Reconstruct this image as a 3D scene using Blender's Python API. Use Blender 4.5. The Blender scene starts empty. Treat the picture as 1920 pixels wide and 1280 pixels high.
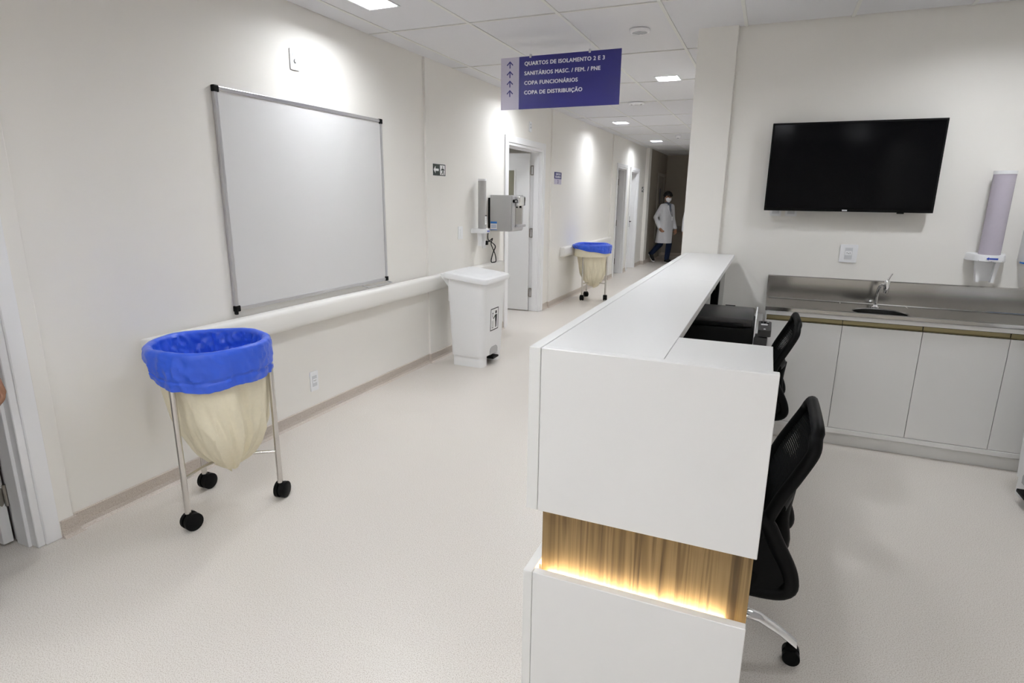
import bpy, bmesh, math, random
from mathutils import Vector, Matrix, noise

random.seed(7)
PI = math.pi
scene = bpy.context.scene
COL = scene.collection

# ------------------------------------------------------------------ camera
CAM_H = 1.55
YAW, PITCH, ROLL = 0.40265034, -0.24044848, 0.01180293
cam_data = bpy.data.cameras.new('camera')
cam_data.sensor_fit = 'HORIZONTAL'
cam_data.sensor_width = 36.0
cam_data.lens = 1102.58 / 1920 * 36.0
cam_data.clip_start = 0.05
cam_data.clip_end = 100
cam = bpy.data.objects.new('camera', cam_data)
COL.objects.link(cam)
fwd = Vector((-math.sin(YAW) * math.cos(PITCH), math.cos(YAW) * math.cos(PITCH), math.sin(PITCH)))
rgt = Vector((math.cos(YAW), math.sin(YAW), 0))
upv = rgt.cross(fwd)
r2 = rgt * math.cos(ROLL) + upv * math.sin(ROLL)
u2 = -rgt * math.sin(ROLL) + upv * math.cos(ROLL)
cam.matrix_world = Matrix(((r2.x, u2.x, -fwd.x, 0), (r2.y, u2.y, -fwd.y, 0), (r2.z, u2.z, -fwd.z, CAM_H), (0, 0, 0, 1)))
scene.camera = cam

# ------------------------------------------------------------------ world, exposure
world = bpy.data.worlds.new('world')
scene.world = world
world.use_nodes = True
world.node_tree.nodes['Background'].inputs[0].default_value = (0.6, 0.62, 0.65, 1)
world.node_tree.nodes['Background'].inputs[1].default_value = 0.05
scene.view_settings.view_transform = 'Standard'
scene.view_settings.look = 'None'
scene.view_settings.gamma = 1.0
scene.view_settings.use_curve_mapping = False
scene.view_settings.exposure = 0.0
scene.cycles.use_denoising = True
scene.cycles.diffuse_bounces = 6
PANEL_POWER = 145.0       # emission strength of every ceiling light panel
LED_POWER = 46.0         # warm strip in the counter's groove

# ------------------------------------------------------------------ materials
MATS = {}


def mat(name, col, rough=0.5, metal=0.0, spec=0.5, var=0.0, scale=40.0, bump=0.0, bscale=None,
        emit=None, estr=0.0, alpha=1.0, trans=0.0, ior=1.45, coat=0.0):
    m = bpy.data.materials.new(name)
    m.use_nodes = True
    nt = m.node_tree
    b = nt.nodes['Principled BSDF']
    b.inputs['Base Color'].default_value = (*col, 1)
    b.inputs['Roughness'].default_value = rough
    b.inputs['Metallic'].default_value = metal
    b.inputs['Specular IOR Level'].default_value = spec
    b.inputs['Transmission Weight'].default_value = trans
    b.inputs['IOR'].default_value = ior
    b.inputs['Coat Weight'].default_value = coat
    b.inputs['Alpha'].default_value = alpha
    if emit:
        b.inputs['Emission Color'].default_value = (*emit, 1)
        b.inputs['Emission Strength'].default_value = estr
    if var or bump:
        tc = nt.nodes.new('ShaderNodeTexCoord')
        nz = nt.nodes.new('ShaderNodeTexNoise')
        nz.inputs['Scale'].default_value = scale
        nz.inputs['Detail'].default_value = 3
        nt.links.new(tc.outputs['Object'], nz.inputs['Vector'])
        if var:
            mx = nt.nodes.new('ShaderNodeMix')
            mx.data_type = 'RGBA'
            mx.inputs[6].default_value = (*[c * (1 - var) for c in col], 1)
            mx.inputs[7].default_value = (*[min(1, c * (1 + var)) for c in col], 1)
            nt.links.new(nz.outputs['Fac'], mx.inputs[0])
            nt.links.new(mx.outputs[2], b.inputs['Base Color'])
        if bump:
            bp = nt.nodes.new('ShaderNodeBump')
            bp.inputs['Strength'].default_value = bump
            bp.inputs['Distance'].default_value = 0.004
            if bscale:
                n2 = nt.nodes.new('ShaderNodeTexNoise')
                n2.inputs['Scale'].default_value = bscale
                n2.inputs['Detail'].default_value = 4
                nt.links.new(tc.outputs['Object'], n2.inputs['Vector'])
                nt.links.new(n2.outputs['Fac'], bp.inputs['Height'])
            else:
                nt.links.new(nz.outputs['Fac'], bp.inputs['Height'])
            nt.links.new(bp.outputs['Normal'], b.inputs['Normal'])
    MATS[name] = m
    return m


def ramp_mat(name, stops, scale_xyz, rough, noise_scale=1.0, detail=6, distortion=0.0, rot=(0, 0, 0), spec=0.4, bump=0.0):
    m = bpy.data.materials.new(name)
    m.use_nodes = True
    nt = m.node_tree
    b = nt.nodes['Principled BSDF']
    b.inputs['Roughness'].default_value = rough
    b.inputs['Specular IOR Level'].default_value = spec
    tc = nt.nodes.new('ShaderNodeTexCoord')
    mp = nt.nodes.new('ShaderNodeMapping')
    mp.inputs['Scale'].default_value = scale_xyz
    mp.inputs['Rotation'].default_value = rot
    nz = nt.nodes.new('ShaderNodeTexNoise')
    nz.inputs['Scale'].default_value = noise_scale
    nz.inputs['Detail'].default_value = detail
    nz.inputs['Distortion'].default_value = distortion
    cr = nt.nodes.new('ShaderNodeValToRGB')
    el = cr.color_ramp.elements
    el[0].position, el[0].color = stops[0][0], (*stops[0][1], 1)
    el[1].position, el[1].color = stops[-1][0], (*stops[-1][1], 1)
    for p, c in stops[1:-1]:
        e = el.new(p)
        e.color = (*c, 1)
    nt.links.new(tc.outputs['Object'], mp.inputs['Vector'])
    nt.links.new(mp.outputs['Vector'], nz.inputs['Vector'])
    nt.links.new(nz.outputs['Fac'], cr.inputs['Fac'])
    nt.links.new(cr.outputs['Color'], b.inputs['Base Color'])
    if bump:
        bp = nt.nodes.new('ShaderNodeBump')
        bp.inputs['Strength'].default_value = bump
        bp.inputs['Distance'].default_value = 0.002
        nt.links.new(nz.outputs['Fac'], bp.inputs['Height'])
        nt.links.new(bp.outputs['Normal'], b.inputs['Normal'])
    MATS[name] = m
    return m


WALL = mat('cream wall paint', (0.825, 0.805, 0.765), 0.55, spec=0.3, var=0.012, scale=3, bump=0.02, bscale=60)
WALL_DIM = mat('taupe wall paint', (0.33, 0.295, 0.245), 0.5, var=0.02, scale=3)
CEIL = mat('ceiling tile', (0.735, 0.735, 0.755), 0.9, spec=0.2, var=0.03, scale=160, bump=0.12, bscale=220)
TBAR = mat('ceiling grid bar', (0.74, 0.74, 0.71), 0.45)
GAPDARK = mat('dark plenum', (0.04, 0.04, 0.04), 0.9)
FLOOR = ramp_mat('speckled vinyl floor', [(0.34, (0.455, 0.40, 0.35)), (0.46, (0.64, 0.595, 0.545)), (0.60, (0.72, 0.685, 0.64))],
                 (1, 1, 1), 0.33, noise_scale=270, detail=3, spec=0.45)
BASEB = ramp_mat('speckled vinyl baseboard', [(0.30, (0.36, 0.30, 0.25)), (0.45, (0.50, 0.44, 0.385)), (0.62, (0.57, 0.51, 0.46))],
                 (1, 1, 1), 0.4, noise_scale=270, detail=3)
DOORW = mat('white door paint', (0.80, 0.80, 0.80), 0.38, var=0.01, scale=5)
FRAMEW = mat('white frame paint', (0.84, 0.84, 0.85), 0.35, var=0.01, scale=5)
LAM = mat('white laminate', (0.755, 0.752, 0.745), 0.32, var=0.006, scale=4)
LAMEDGE = mat('white laminate edge', (0.75, 0.75, 0.738), 0.4, var=0.006, scale=4)
CABW = mat('white cabinet board', (0.80, 0.795, 0.78), 0.42, var=0.008, scale=4)
GOLD = mat('champagne aluminium', (0.36, 0.31, 0.17), 0.42, metal=0.6)
WOOD = ramp_mat('walnut veneer', [(0.33, (0.075, 0.044, 0.016)), (0.45, (0.195, 0.126, 0.051)), (0.55, (0.27, 0.182, 0.082)), (0.66, (0.13, 0.080, 0.030))],
                (38, 38, 0.9), 0.5, noise_scale=1.0, detail=4, distortion=0.7)
STEEL = mat('brushed stainless steel', (0.43, 0.42, 0.405), 0.17, metal=1.0, bump=0.03, bscale=9)
STEELSINK = mat('shaded sink steel', (0.30, 0.295, 0.29), 0.22, metal=1.0, var=0.02)  # bowl's shade put into a darker copy of the worktop steel
STEELTUBE = mat('stainless tube', (0.62, 0.60, 0.57), 0.22, metal=1.0, var=0.05, scale=30)
STEELBOX = mat('satin steel sheet', (0.50, 0.50, 0.50), 0.42, metal=0.7, var=0.02, scale=20)
CHROME = mat('chrome', (0.82, 0.82, 0.83), 0.06, metal=1.0, var=0.01)
ALU = mat('aluminium', (0.62, 0.62, 0.64), 0.3, metal=0.9, var=0.02)
HINGE = mat('nickel hinge', (0.33, 0.31, 0.28), 0.4, metal=0.8, var=0.05)
BLACKP = mat('black plastic', (0.0035, 0.0035, 0.0035), 0.5, spec=0.13, var=0.1, scale=50)
BLACKM = mat('black rubber', (0.006, 0.006, 0.006), 0.6, spec=0.2, var=0.1, scale=50)
DARKG = mat('dark grey plastic', (0.035, 0.034, 0.034), 0.4, var=0.1, scale=40)
MESHB = mat('black chair mesh', (0.007, 0.007, 0.007), 0.8, spec=0.1, var=0.1, scale=300)
SCREEN = mat('switched off screen', (0.0015, 0.0015, 0.002), 0.10, spec=0.12, var=0.05)
BOARD = mat('whiteboard enamel', (0.66, 0.655, 0.655), 0.25, var=0.006, scale=3)
RAIL = mat('white vinyl handrail', (0.80, 0.785, 0.75), 0.38, var=0.008, scale=4)
BINW = mat('white bin plastic', (0.83, 0.835, 0.84), 0.36, var=0.008, scale=8)
WHITEP = mat('white plastic', (0.84, 0.845, 0.86), 0.3, var=0.008, scale=10)
GREYP = mat('light grey insert', (0.62, 0.63, 0.65), 0.4, var=0.01, scale=10)
BLUEBAG = mat('blue plastic liner', (0.035, 0.115, 0.70), 0.30, var=0.08, scale=14, bump=0.9, bscale=16)
CANVAS = mat('cream canvas', (0.80, 0.74, 0.575), 0.85, spec=0.1, var=0.05, scale=60, bump=0.25, bscale=280)
SIGNB = mat('blue sign face', (0.019, 0.017, 0.170), 0.4, var=0.02, scale=10)
SIGNL = mat('pale lilac sign face', (0.56, 0.53, 0.64), 0.45, var=0.01, scale=10)
SIGNT = mat('white sign lettering', (0.80, 0.80, 0.84), 0.5, var=0.005)
BLUEINK = mat('blue print', (0.02, 0.06, 0.42), 0.5, var=0.02)
BLUELAB = mat('bright blue label', (0.03, 0.20, 0.62), 0.5, var=0.02)
BLACKINK = mat('black print', (0.006, 0.006, 0.006), 0.6, var=0.02)
WHITEINK = mat('white print', (0.86, 0.86, 0.86), 0.5, var=0.01)
EXITG = mat('dark exit sign face', (0.008, 0.020, 0.014), 0.4, var=0.03)
TUBEP = mat('lilac clear plastic', (0.66, 0.61, 0.70), 0.18, spec=0.5, alpha=0.62, var=0.02, scale=20)
CUPS = mat('stacked white cups', (0.74, 0.72, 0.74), 0.45, var=0.02, scale=30)
LIGHTP = mat('light panel diffuser', (0.9, 0.9, 0.9), 0.5, emit=(0.93, 0.96, 1.0), estr=PANEL_POWER)
LEDM = mat('warm led strip', (0.9, 0.8, 0.6), 0.5, emit=(1.0, 0.83, 0.56), estr=LED_POWER)
SKIN = mat('brown skin', (0.27, 0.135, 0.08), 0.55, var=0.05, scale=30)
COATW = mat('white coat cotton', (0.54, 0.54, 0.56), 0.85, spec=0.1, var=0.03, scale=30, bump=0.5, bscale=12)
NAVY = mat('navy denim', (0.013, 0.022, 0.052), 0.8, spec=0.1, var=0.1, scale=60)
SHIRT = mat('grey blue shirt', (0.10, 0.115, 0.15), 0.8, var=0.05, scale=50)
HAIR = mat('black hair', (0.006, 0.005, 0.005), 0.6, var=0.2, scale=90)
MASK = mat('white face mask', (0.78, 0.78, 0.80), 0.8, var=0.02, scale=60)
GLASSD = mat('dim vision glass', (0.26, 0.25, 0.19), 0.12, var=0.02)


# ------------------------------------------------------------------ mesh helpers
def new_bm():
    return bmesh.new()


def merge(bm, tmp):
    me = bpy.data.meshes.new('tmp')
    tmp.to_mesh(me)
    tmp.free()
    bm.from_mesh(me)
    bpy.data.meshes.remove(me)


def box(bm, x0, x1, y0, y1, z0, z1, bev=0.0, seg=2):
    t = bmesh.new()
    bmesh.ops.create_cube(t, size=1.0)
    for v in t.verts:
        v.co = Vector((x0 + (v.co.x + .5) * (x1 - x0), y0 + (v.co.y + .5) * (y1 - y0), z0 + (v.co.z + .5) * (z1 - z0)))
    if bev > 0:
        bmesh.ops.bevel(t, geom=list(t.edges), offset=bev, segments=seg, affect='EDGES', profile=0.5)
    merge(bm, t)


def cyl(bm, p0, p1, r0, r1=None, seg=20, cap=True):
    r1 = r0 if r1 is None else r1
    p0, p1 = Vector(p0), Vector(p1)
    d = (p1 - p0).normalized()
    a = d.orthogonal().normalized()
    b = d.cross(a)
    v0, v1 = [], []
    for i in range(seg):
        t = 2 * PI * i / seg
        o = a * math.cos(t) + b * math.sin(t)
        v0.append(bm.verts.new(p0 + o * r0))
        v1.append(bm.verts.new(p1 + o * r1))
    for i in range(seg):
        j = (i + 1) % seg
        bm.faces.new((v0[i], v0[j], v1[j], v1[i]))
    if cap:
        bm.faces.new(v0[::-1])
        bm.faces.new(v1)


def tube(bm, pts, r, seg=10, closed=False, flat=None):
    """sweep a circle (or an ellipse flat=(ra, rb) with rb along the fixed normal) along points"""
    pts = [Vector(p) for p in pts]
    n = len(pts)
    rings = []
    ref = None
    for i, p in enumerate(pts):
        if closed:
            d = pts[(i + 1) % n] - pts[i - 1]
        else:
            d = pts[min(i + 1, n - 1)] - pts[max(i - 1, 0)]
        d.normalize()
        if ref is None:
            ref = d.orthogonal().normalized()
        a = (ref - d * ref.dot(d)).normalized()
        ref = a
        b = d.cross(a)
        rr = r[i] if isinstance(r, (list, tuple)) else r
        rings.append([bm.verts.new(p + (a * math.cos(2 * PI * k / seg) + b * math.sin(2 * PI * k / seg)) * rr) for k in range(seg)])
    m = n if closed else n - 1
    for i in range(m):
        A, B = rings[i], rings[(i + 1) % n]
        for k in range(seg):
            l = (k + 1) % seg
            bm.faces.new((A[k], A[l], B[l], B[k]))
    if not closed:
        bm.faces.new(rings[0][::-1])
        bm.faces.new(rings[-1])


def smooth_path(pts, n=6):
    """Catmull-Rom through points"""
    P = [Vector(p) for p in pts]
    P = [2 * P[0] - P[1]] + P + [2 * P[-1] - P[-2]]
    out = []
    for i in range(1, len(P) - 2):
        for k in range(n):
            t = k / n
            a, b, c, d = P[i - 1], P[i], P[i + 1], P[i + 2]
            out.append(0.5 * ((2 * b) + (c - a) * t + (2 * a - 5 * b + 4 * c - d) * t * t + (-a + 3 * b - 3 * c + d) * t ** 3))
    out.append(P[-2])
    return out


def lathe(bm, prof, c=(0, 0), seg=28, cap=False):
    rings = []
    for r, z in prof:
        rings.append([bm.verts.new((c[0] + r * math.cos(2 * PI * k / seg), c[1] + r * math.sin(2 * PI * k / seg), z)) for k in range(seg)])
    for A, B in zip(rings, rings[1:]):
        for k in range(seg):
            l = (k + 1) % seg
            bm.faces.new((A[k], A[l], B[l], B[k]))
    if cap:
        bm.faces.new(rings[0][::-1])
        bm.faces.new(rings[-1])


def loft(bm, rings, cap=True, closed=True):
    vs = [[bm.verts.new(p) for p in ring] for ring in rings]
    n = len(vs[0])
    for A, B in zip(vs, vs[1:]):
        for k in range(n if closed else n - 1):
            l = (k + 1) % n
            bm.faces.new((A[k], A[l], B[l], B[k]))
    if cap:
        bm.faces.new(vs[0][::-1])
        bm.faces.new(vs[-1])


def FY(x, y, z):
    """frame on a wall facing -Y, origin (x,y,z): u -> +X, v -> +Z, w -> -Y"""
    return lambda u, v, w=0.0: Vector((x + u, y - w, z + v))


def FX(x, y, z):
    """frame on a wall facing +X: u -> +Y, v -> +Z, w -> +X"""
    return lambda u, v, w=0.0: Vector((x + w, y + u, z + v))


def poly(bm, fr, pts, w0, w1):
    lo = [bm.verts.new(fr(u, v, w0)) for u, v in pts]
    hi = [bm.verts.new(fr(u, v, w1)) for u, v in pts]
    n = len(pts)
    bm.faces.new(hi)
    bm.faces.new(lo[::-1])
    for i in range(n):
        j = (i + 1) % n
        bm.faces.new((lo[i], lo[j], hi[j], hi[i]))


def rect(u0, u1, v0, v1):
    return [(u0, v0), (u1, v0), (u1, v1), (u0, v1)]


def rrect(u0, u1, v0, v1, r, n=4):
    out = []
    for cx, cy, a0 in ((u1 - r, v1 - r, 0), (u0 + r, v1 - r, PI / 2), (u0 + r, v0 + r, PI), (u1 - r, v0 + r, 1.5 * PI)):
        for k in range(n + 1):
            a = a0 + PI / 2 * k / n
            out.append((cx + r * math.cos(a), cy + r * math.sin(a)))
    return out


def circ(cx, cy, r, n=14):
    return [(cx + r * math.cos(2 * PI * k / n), cy + r * math.sin(2 * PI * k / n)) for k in range(n)]


OFF = {}


def obj(name, bm, material, parent=None, smooth=False, local=False, fix=True):
    """link a bmesh as one object; vertices are in world space unless local=True"""
    if fix:
        bmesh.ops.recalc_face_normals(bm, faces=list(bm.faces))
    me = bpy.data.meshes.new(name)
    bm.to_mesh(me)
    bm.free()
    return obj_me(name, me, material, parent, smooth, local)


def obj_me(name, me, material, parent=None, smooth=False, local=False):
    o = bpy.data.objects.new(name, me)
    COL.objects.link(o)
    if material is not None:
        me.materials.clear()
        me.materials.append(material)
    if smooth:
        for p in me.polygons:
            p.use_smooth = True
        me.set_sharp_from_angle(angle=math.radians(38))
    if local:
        off = Vector((0, 0, 0))
        o.parent = parent
        return o
    vs = [v.co for v in me.vertices]
    lo = Vector((min(v.x for v in vs), min(v.y for v in vs), min(v.z for v in vs)))
    hi = Vector((max(v.x for v in vs), max(v.y for v in vs), max(v.z for v in vs)))
    if parent is None:
        org = Vector(((lo.x + hi.x) / 2, (lo.y + hi.y) / 2, lo.z))
        me.transform(Matrix.Translation(-org))
        o.location = org
        OFF[o.name] = org
    else:
        org = OFF[parent.name]
        me.transform(Matrix.Translation(-org))
        o.parent = parent
        OFF[o.name] = org
    return o


def thing(name, label, cat, loc=(0, 0, 0), rotz=0.0, group=None, kind=None):
    o = bpy.data.objects.new(name, None)
    o.empty_display_size = 0.1
    COL.objects.link(o)
    o.location = loc
    o.rotation_euler = (0, 0, rotz)
    if label:
        o['label'] = label
        o['category'] = cat
    if group:
        o['group'] = group
    if kind:
        o['kind'] = kind
    OFF[o.name] = Vector(loc)
    return o


def tag(o, label, cat, group=None):
    o['label'] = label
    o['category'] = cat
    if group:
        o['group'] = group
    return o


def struct(o, label=None):
    o['kind'] = 'structure'
    if label:
        o['label'] = label
    return o


def dup_tree(root, loc, rotz=None, label=None):
    r = root.copy()
    COL.objects.link(r)
    r.location = loc
    if rotz is not None:
        r.rotation_euler = (0, 0, rotz)
    if label:
        r['label'] = label
    OFF[r.name] = Vector(loc)
    for ch in list(root.children):
        c = ch.copy()
        COL.objects.link(c)
        c.parent = r
        for g in list(ch.children):
            d = g.copy()
            COL.objects.link(d)
            d.parent = c
    return r


def evaluated_mesh(o):
    dg = bpy.context.evaluated_depsgraph_get()
    dg.update()
    return bpy.data.meshes.new_from_object(o.evaluated_get(dg))


def lettering(name, text, size, material, parent, world_loc, facing, bold=0.0, align='LEFT', depth=0.0006, spacing=1.0):
    """flat raised letters; facing '-y' or '+x'; world_loc is the baseline start"""
    cu = bpy.data.curves.new('txt', 'FONT')
    cu.body = text
    cu.size = size
    cu.align_x = align
    cu.extrude = depth
    cu.space_character = spacing
    cu.resolution_u = 3
    t = bpy.data.objects.new('txt', cu)
    COL.objects.link(t)
    me = evaluated_mesh(t)
    bpy.data.objects.remove(t)
    bpy.data.curves.remove(cu)
    if bold:
        bb = bmesh.new()
        for k, (dx, dy) in enumerate(((-1, 0), (1, 0), (0, .6), (0, -.6))):
            m2 = me.copy()
            m2.transform(Matrix.Translation((dx * bold, dy * bold, k * depth * .25)))
            bb.from_mesh(m2)
            bpy.data.meshes.remove(m2)
        bb.to_mesh(me)
        bb.free()
    rot = Matrix.Rotation(PI / 2, 4, 'X')
    if facing == '+x':
        rot = Matrix.Rotation(PI / 2, 4, 'Z') @ rot
    me.transform(Matrix.Translation(Vector(world_loc)) @ rot)
    return obj_me(name, me, material, parent)


# ------------------------------------------------------------------ room dimensions
CZ = 2.70                        # ceiling height
XA, XB, XC, XD = -2.865, -2.845, -2.822, -2.80   # the left wall steps forward panel by panel
YA0, YB0, YC0, YD0, YE0 = 1.475, 4.70, 7.95, 11.30, 14.45
XE = -2.73                       # dim end of the corridor
YEND = 17.1
YBACK = 4.69                     # wall with the television
XCOL0, XCOL1, YCOL = -0.59, -0.325, 4.645
XR = 1.86                        # right wall
YREAR = -4.8
XROOM = -5.2

# floor
bm = new_bm()
box(bm, XROOM - .1, XR + .1, YREAR - .1, YEND + .1, -0.1, 0.0)
floor = struct(obj('floor', bm, FLOOR))
floor['label'] = 'speckled beige vinyl floor'

# ------------------------------------------------------------------ ceiling: slab, tiles, grid bars
bm = new_bm()
box(bm, XROOM - .1, XR + .1, YREAR - .1, YEND + .1, 2.80, 2.90)
ceil_o = struct(obj('ceiling', bm, GAPDARK))
xs_l = [XA, -2.665, -2.03, -1.39, -0.745, -0.28]
xs_r = [-0.28, 0.36, 0.99, 1.62, XR]
ys = [YREAR, -3.55, -2.3, -1.05, 0.2, 1.45, 2.70, 3.95, 5.20, 6.45, 7.70, 8.95, 10.2, 11.45, 12.7, 13.95, 15.2, 16.45, YEND]
# ceiling light panels sit in openings of the tiles
LIGHTS = [(-2.375, 3.335, 'lit square ceiling panel nearest the whiteboard wall'),
          (-2.33, 6.33, 'lit ceiling panel hidden behind the hanging blue sign'),
          (-1.06, 6.33, 'lit ceiling panel between the blue sign and the wall end'),
          (-2.30, 9.65, 'lit ceiling panel above the far laundry cart'),
          (-2.30, 12.83, 'farthest lit ceiling panel before the dim corridor end'),
          (-1.06, 3.33, 'ceiling panel above the corridor, in front of the sign'),
          (-1.06, 9.65, 'ceiling panel above the corridor behind the wall end'),
          (-1.06, 12.83, 'ceiling panel at the corridor end behind the wall end'),
          (-1.70, -0.45, 'added fill panel above the corridor just behind the viewer'),  # unseen, added with the next two to brighten surfaces facing the viewer
          (-1.70, -1.80, 'middle added fill panel above the corridor behind the viewer'),
          (-1.70, -4.00, 'last added fill panel above the corridor behind the viewer'),
          (1.15, 3.75, 'ceiling panel above the sink'),
          (-1.06, 0.83, 'added fill panel above the near corridor, beside the viewer'),  # unseen, put in to lift the counter top and near floor
          (0.04, -0.45, 'added fill panel above the open floor behind the viewer, nearest'),  # this and the next two are unseen fill for the counter front
          (0.04, -1.80, 'added fill panel above the open floor behind the viewer, middle'),
          (1.28, -3.00, 'added fill panel near the right wall in the far rear corner'),
          (-4.00, 7.00, 'added fill panel inside the room with the open door')]  # added to brighten the open door's leaf
LW, LD = .215, .225
tile_cache = {}


def tile(x0, x1, y0, y1, dz=0.0):
    w, d = round(x1 - x0 - .006, 3), round(y1 - y0 - .026, 3)
    cx, cy = (x0 + x1) / 2, (y0 + y1) / 2
    hole = [(lx - cx, ly - cy) for lx, ly, _ in LIGHTS if x0 < lx < x1 and y0 < ly < y1]
    key = (w, d, tuple(hole))
    if key not in tile_cache:
        b = new_bm()
        if hole:
            hx, hy = hole[0]
            a0, a1, c0, c1 = hx - LW / 2, hx + LW / 2, hy - LD / 2, hy + LD / 2
            box(b, -w / 2, w / 2, -d / 2, c0, 0, .016)
            box(b, -w / 2, w / 2, c1, d / 2, 0, .016)
            box(b, -w / 2, a0, c0, c1, 0, .016)
            box(b, a1, w / 2, c0, c1, 0, .016)
        else:
            box(b, -w / 2, w / 2, -d / 2, d / 2, 0, .016, bev=.003, seg=1)
        me = bpy.data.meshes.new('tile')
        b.to_mesh(me)
        b.free()
        me.materials.append(CEIL)
        tile_cache[key] = me
    o = bpy.data.objects.new('tile', tile_cache[key])
    COL.objects.link(o)
    o.parent = ceil_o
    o.location = Vector((cx, cy, CZ + .004 + dz)) - OFF['ceiling']


def bar(x0, x1, y0, y1):
    b = new_bm()
    box(b, x0, x1, y0, y1, CZ, CZ + .03)
    obj('grid_bar', b, TBAR, ceil_o)


for j in range(len(ys) - 1):
    for i in range(len(xs_l) - 1):
        tile(xs_l[i], xs_l[i + 1], ys[j], ys[j + 1], random.uniform(0, .0015))
    if ys[j] < YBACK:
        for i in range(len(xs_r) - 1):
            tile(xs_r[i], xs_r[i + 1], ys[j], min(ys[j + 1], YBACK), random.uniform(0, .0015))
for x in xs_l[1:]:
    bar(x - .011, x + .011, YREAR, YEND if x < -.5 else YBACK)
for x in xs_r[1:-1]:
    bar(x - .011, x + .011, YREAR, YBACK)
for y in ys[1:-1]:
    for i in range(len(xs_l) - 1):
        bar(xs_l[i] + .012, xs_l[i + 1] - .012, y - .008, y + .008)
    if y < YBACK:
        for i in range(len(xs_r) - 1):
            bar(xs_r[i] + .012, xs_r[i + 1] - .012, y - .008, y + .008)

# ------------------------------------------------------------------ walls
D2 = (6.48, 7.62, 2.15)
D3 = (11.70, 12.46, 2.14)
D4 = (12.90, 13.66, 2.12)
D1 = (0.30, 1.335, 2.15)
TH = 0.12
bm = new_bm()
box(bm, XA - TH, XA, D1[1], YB0, 0, 2.80)
box(bm, XA - TH, XA, D1[0], D1[1], D1[2], 2.80)
box(bm, XA - TH, XA, YREAR, D1[0], 0, 2.80)
box(bm, XA - TH, XB, YB0, D2[0], 0, 2.80)
box(bm, XA - TH, XB, D2[1], YC0, 0, 2.80)
box(bm, XA - TH, XB, D2[0], D2[1], D2[2], 2.80)
box(bm, XA - TH, XC, YC0, YD0, 0, 2.80)
box(bm, XA - TH, XD, YD0, D3[0], 0, 2.80)
box(bm, XA - TH, XD, D3[1], D4[0], 0, 2.80)
box(bm, XA - TH, XD, D4[1], YE0, 0, 2.80)
box(bm, XA - TH, XD, D3[0], D3[1], D3[2], 2.80)
box(bm, XA - TH, XD, D4[0], D4[1], D4[2], 2.80)
# post that ends the lit stretch
box(bm, XA - TH, XE + .01, YE0, YE0 + .28, 0, 2.80, bev=.004, seg=1)
# joint cover beside the near door
box(bm, XA - .01, XA + .022, 1.405, YA0, 0, 2.80, bev=.006, seg=2)
wall_left = struct(obj('wall_left', bm, WALL), 'cream corridor wall with stepped panels')
bm = new_bm()
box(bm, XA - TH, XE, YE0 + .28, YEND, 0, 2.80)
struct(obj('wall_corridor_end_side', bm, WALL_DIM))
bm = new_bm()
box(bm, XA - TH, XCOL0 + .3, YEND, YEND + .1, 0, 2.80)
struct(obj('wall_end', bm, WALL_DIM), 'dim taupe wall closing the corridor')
bm = new_bm()
box(bm, XCOL0, XCOL1, YCOL, YCOL + .3, 0, 2.80, bev=.004, seg=1)
box(bm, XCOL0, XCOL0 + .16, YCOL + .2, YE0 + .1, 0, 2.80)
struct(obj('wall_corridor_right', bm, WALL), 'narrow cream wall end beside the counter')
bm = new_bm()
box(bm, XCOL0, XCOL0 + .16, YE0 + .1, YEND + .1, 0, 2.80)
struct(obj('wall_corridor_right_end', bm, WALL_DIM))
bm = new_bm()
box(bm, XCOL1 - .02, XR + .12, YBACK, YBACK + .12, 0, 2.80)
struct(obj('wall_back', bm, WALL), 'cream wall behind the sink and television')
bm = new_bm()
box(bm, XR, XR + .12, YREAR, YBACK + .12, 0, 2.80)
struct(obj('wall_right', bm, WALL))
bm = new_bm()
box(bm, XROOM, XR + .12, YREAR - .12, YREAR, 0, 2.80)
struct(obj('wall_rear', bm, WALL))
# rooms behind the open doors
bm = new_bm()
box(bm, XROOM - .1, XROOM, YREAR, YEND, 0, 2.80)
for y in (2.6, 5.3, 9.3, 14.0):
    box(bm, XROOM, XA - TH, y, y + .1, 0, 2.80)
struct(obj('wall_side_rooms', bm, WALL))
bm = new_bm()
box(bm, XROOM, XA - TH, YREAR, 14.1, CZ - .1, 2.80)
struct(obj('ceiling_side_rooms', bm, CEIL))

# baseboards (cove vinyl)
BH, BT = .085, .008


def base_run(bm, pts, side=1):
    """vertical cove strip following floor polyline pts; side = which way the room lies"""
    prof = [(0, BH), (.004, BH), (BT, BH - .004), (BT + .001, .03), (BT + .006, .012), (BT + .018, .003), (BT + .022, 0), (0, 0)]
    P = [Vector((*p, 0)) for p in pts]
    rings = []
    for i, p in enumerate(P):
        d0 = (P[i] - P[i - 1]).normalized() if i else (P[1] - P[0]).normalized()
        d1 = (P[i + 1] - P[i]).normalized() if i < len(P) - 1 else d0
        n0 = Vector((d0.y, -d0.x, 0)) * side
        n1 = Vector((d1.y, -d1.x, 0)) * side
        n = (n0 + n1)
        n = n / max(n.dot(n0), .2)
        rings.append([p + n * a + Vector((0, 0, z)) for a, z in prof])
    loft(bm, rings)


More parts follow.
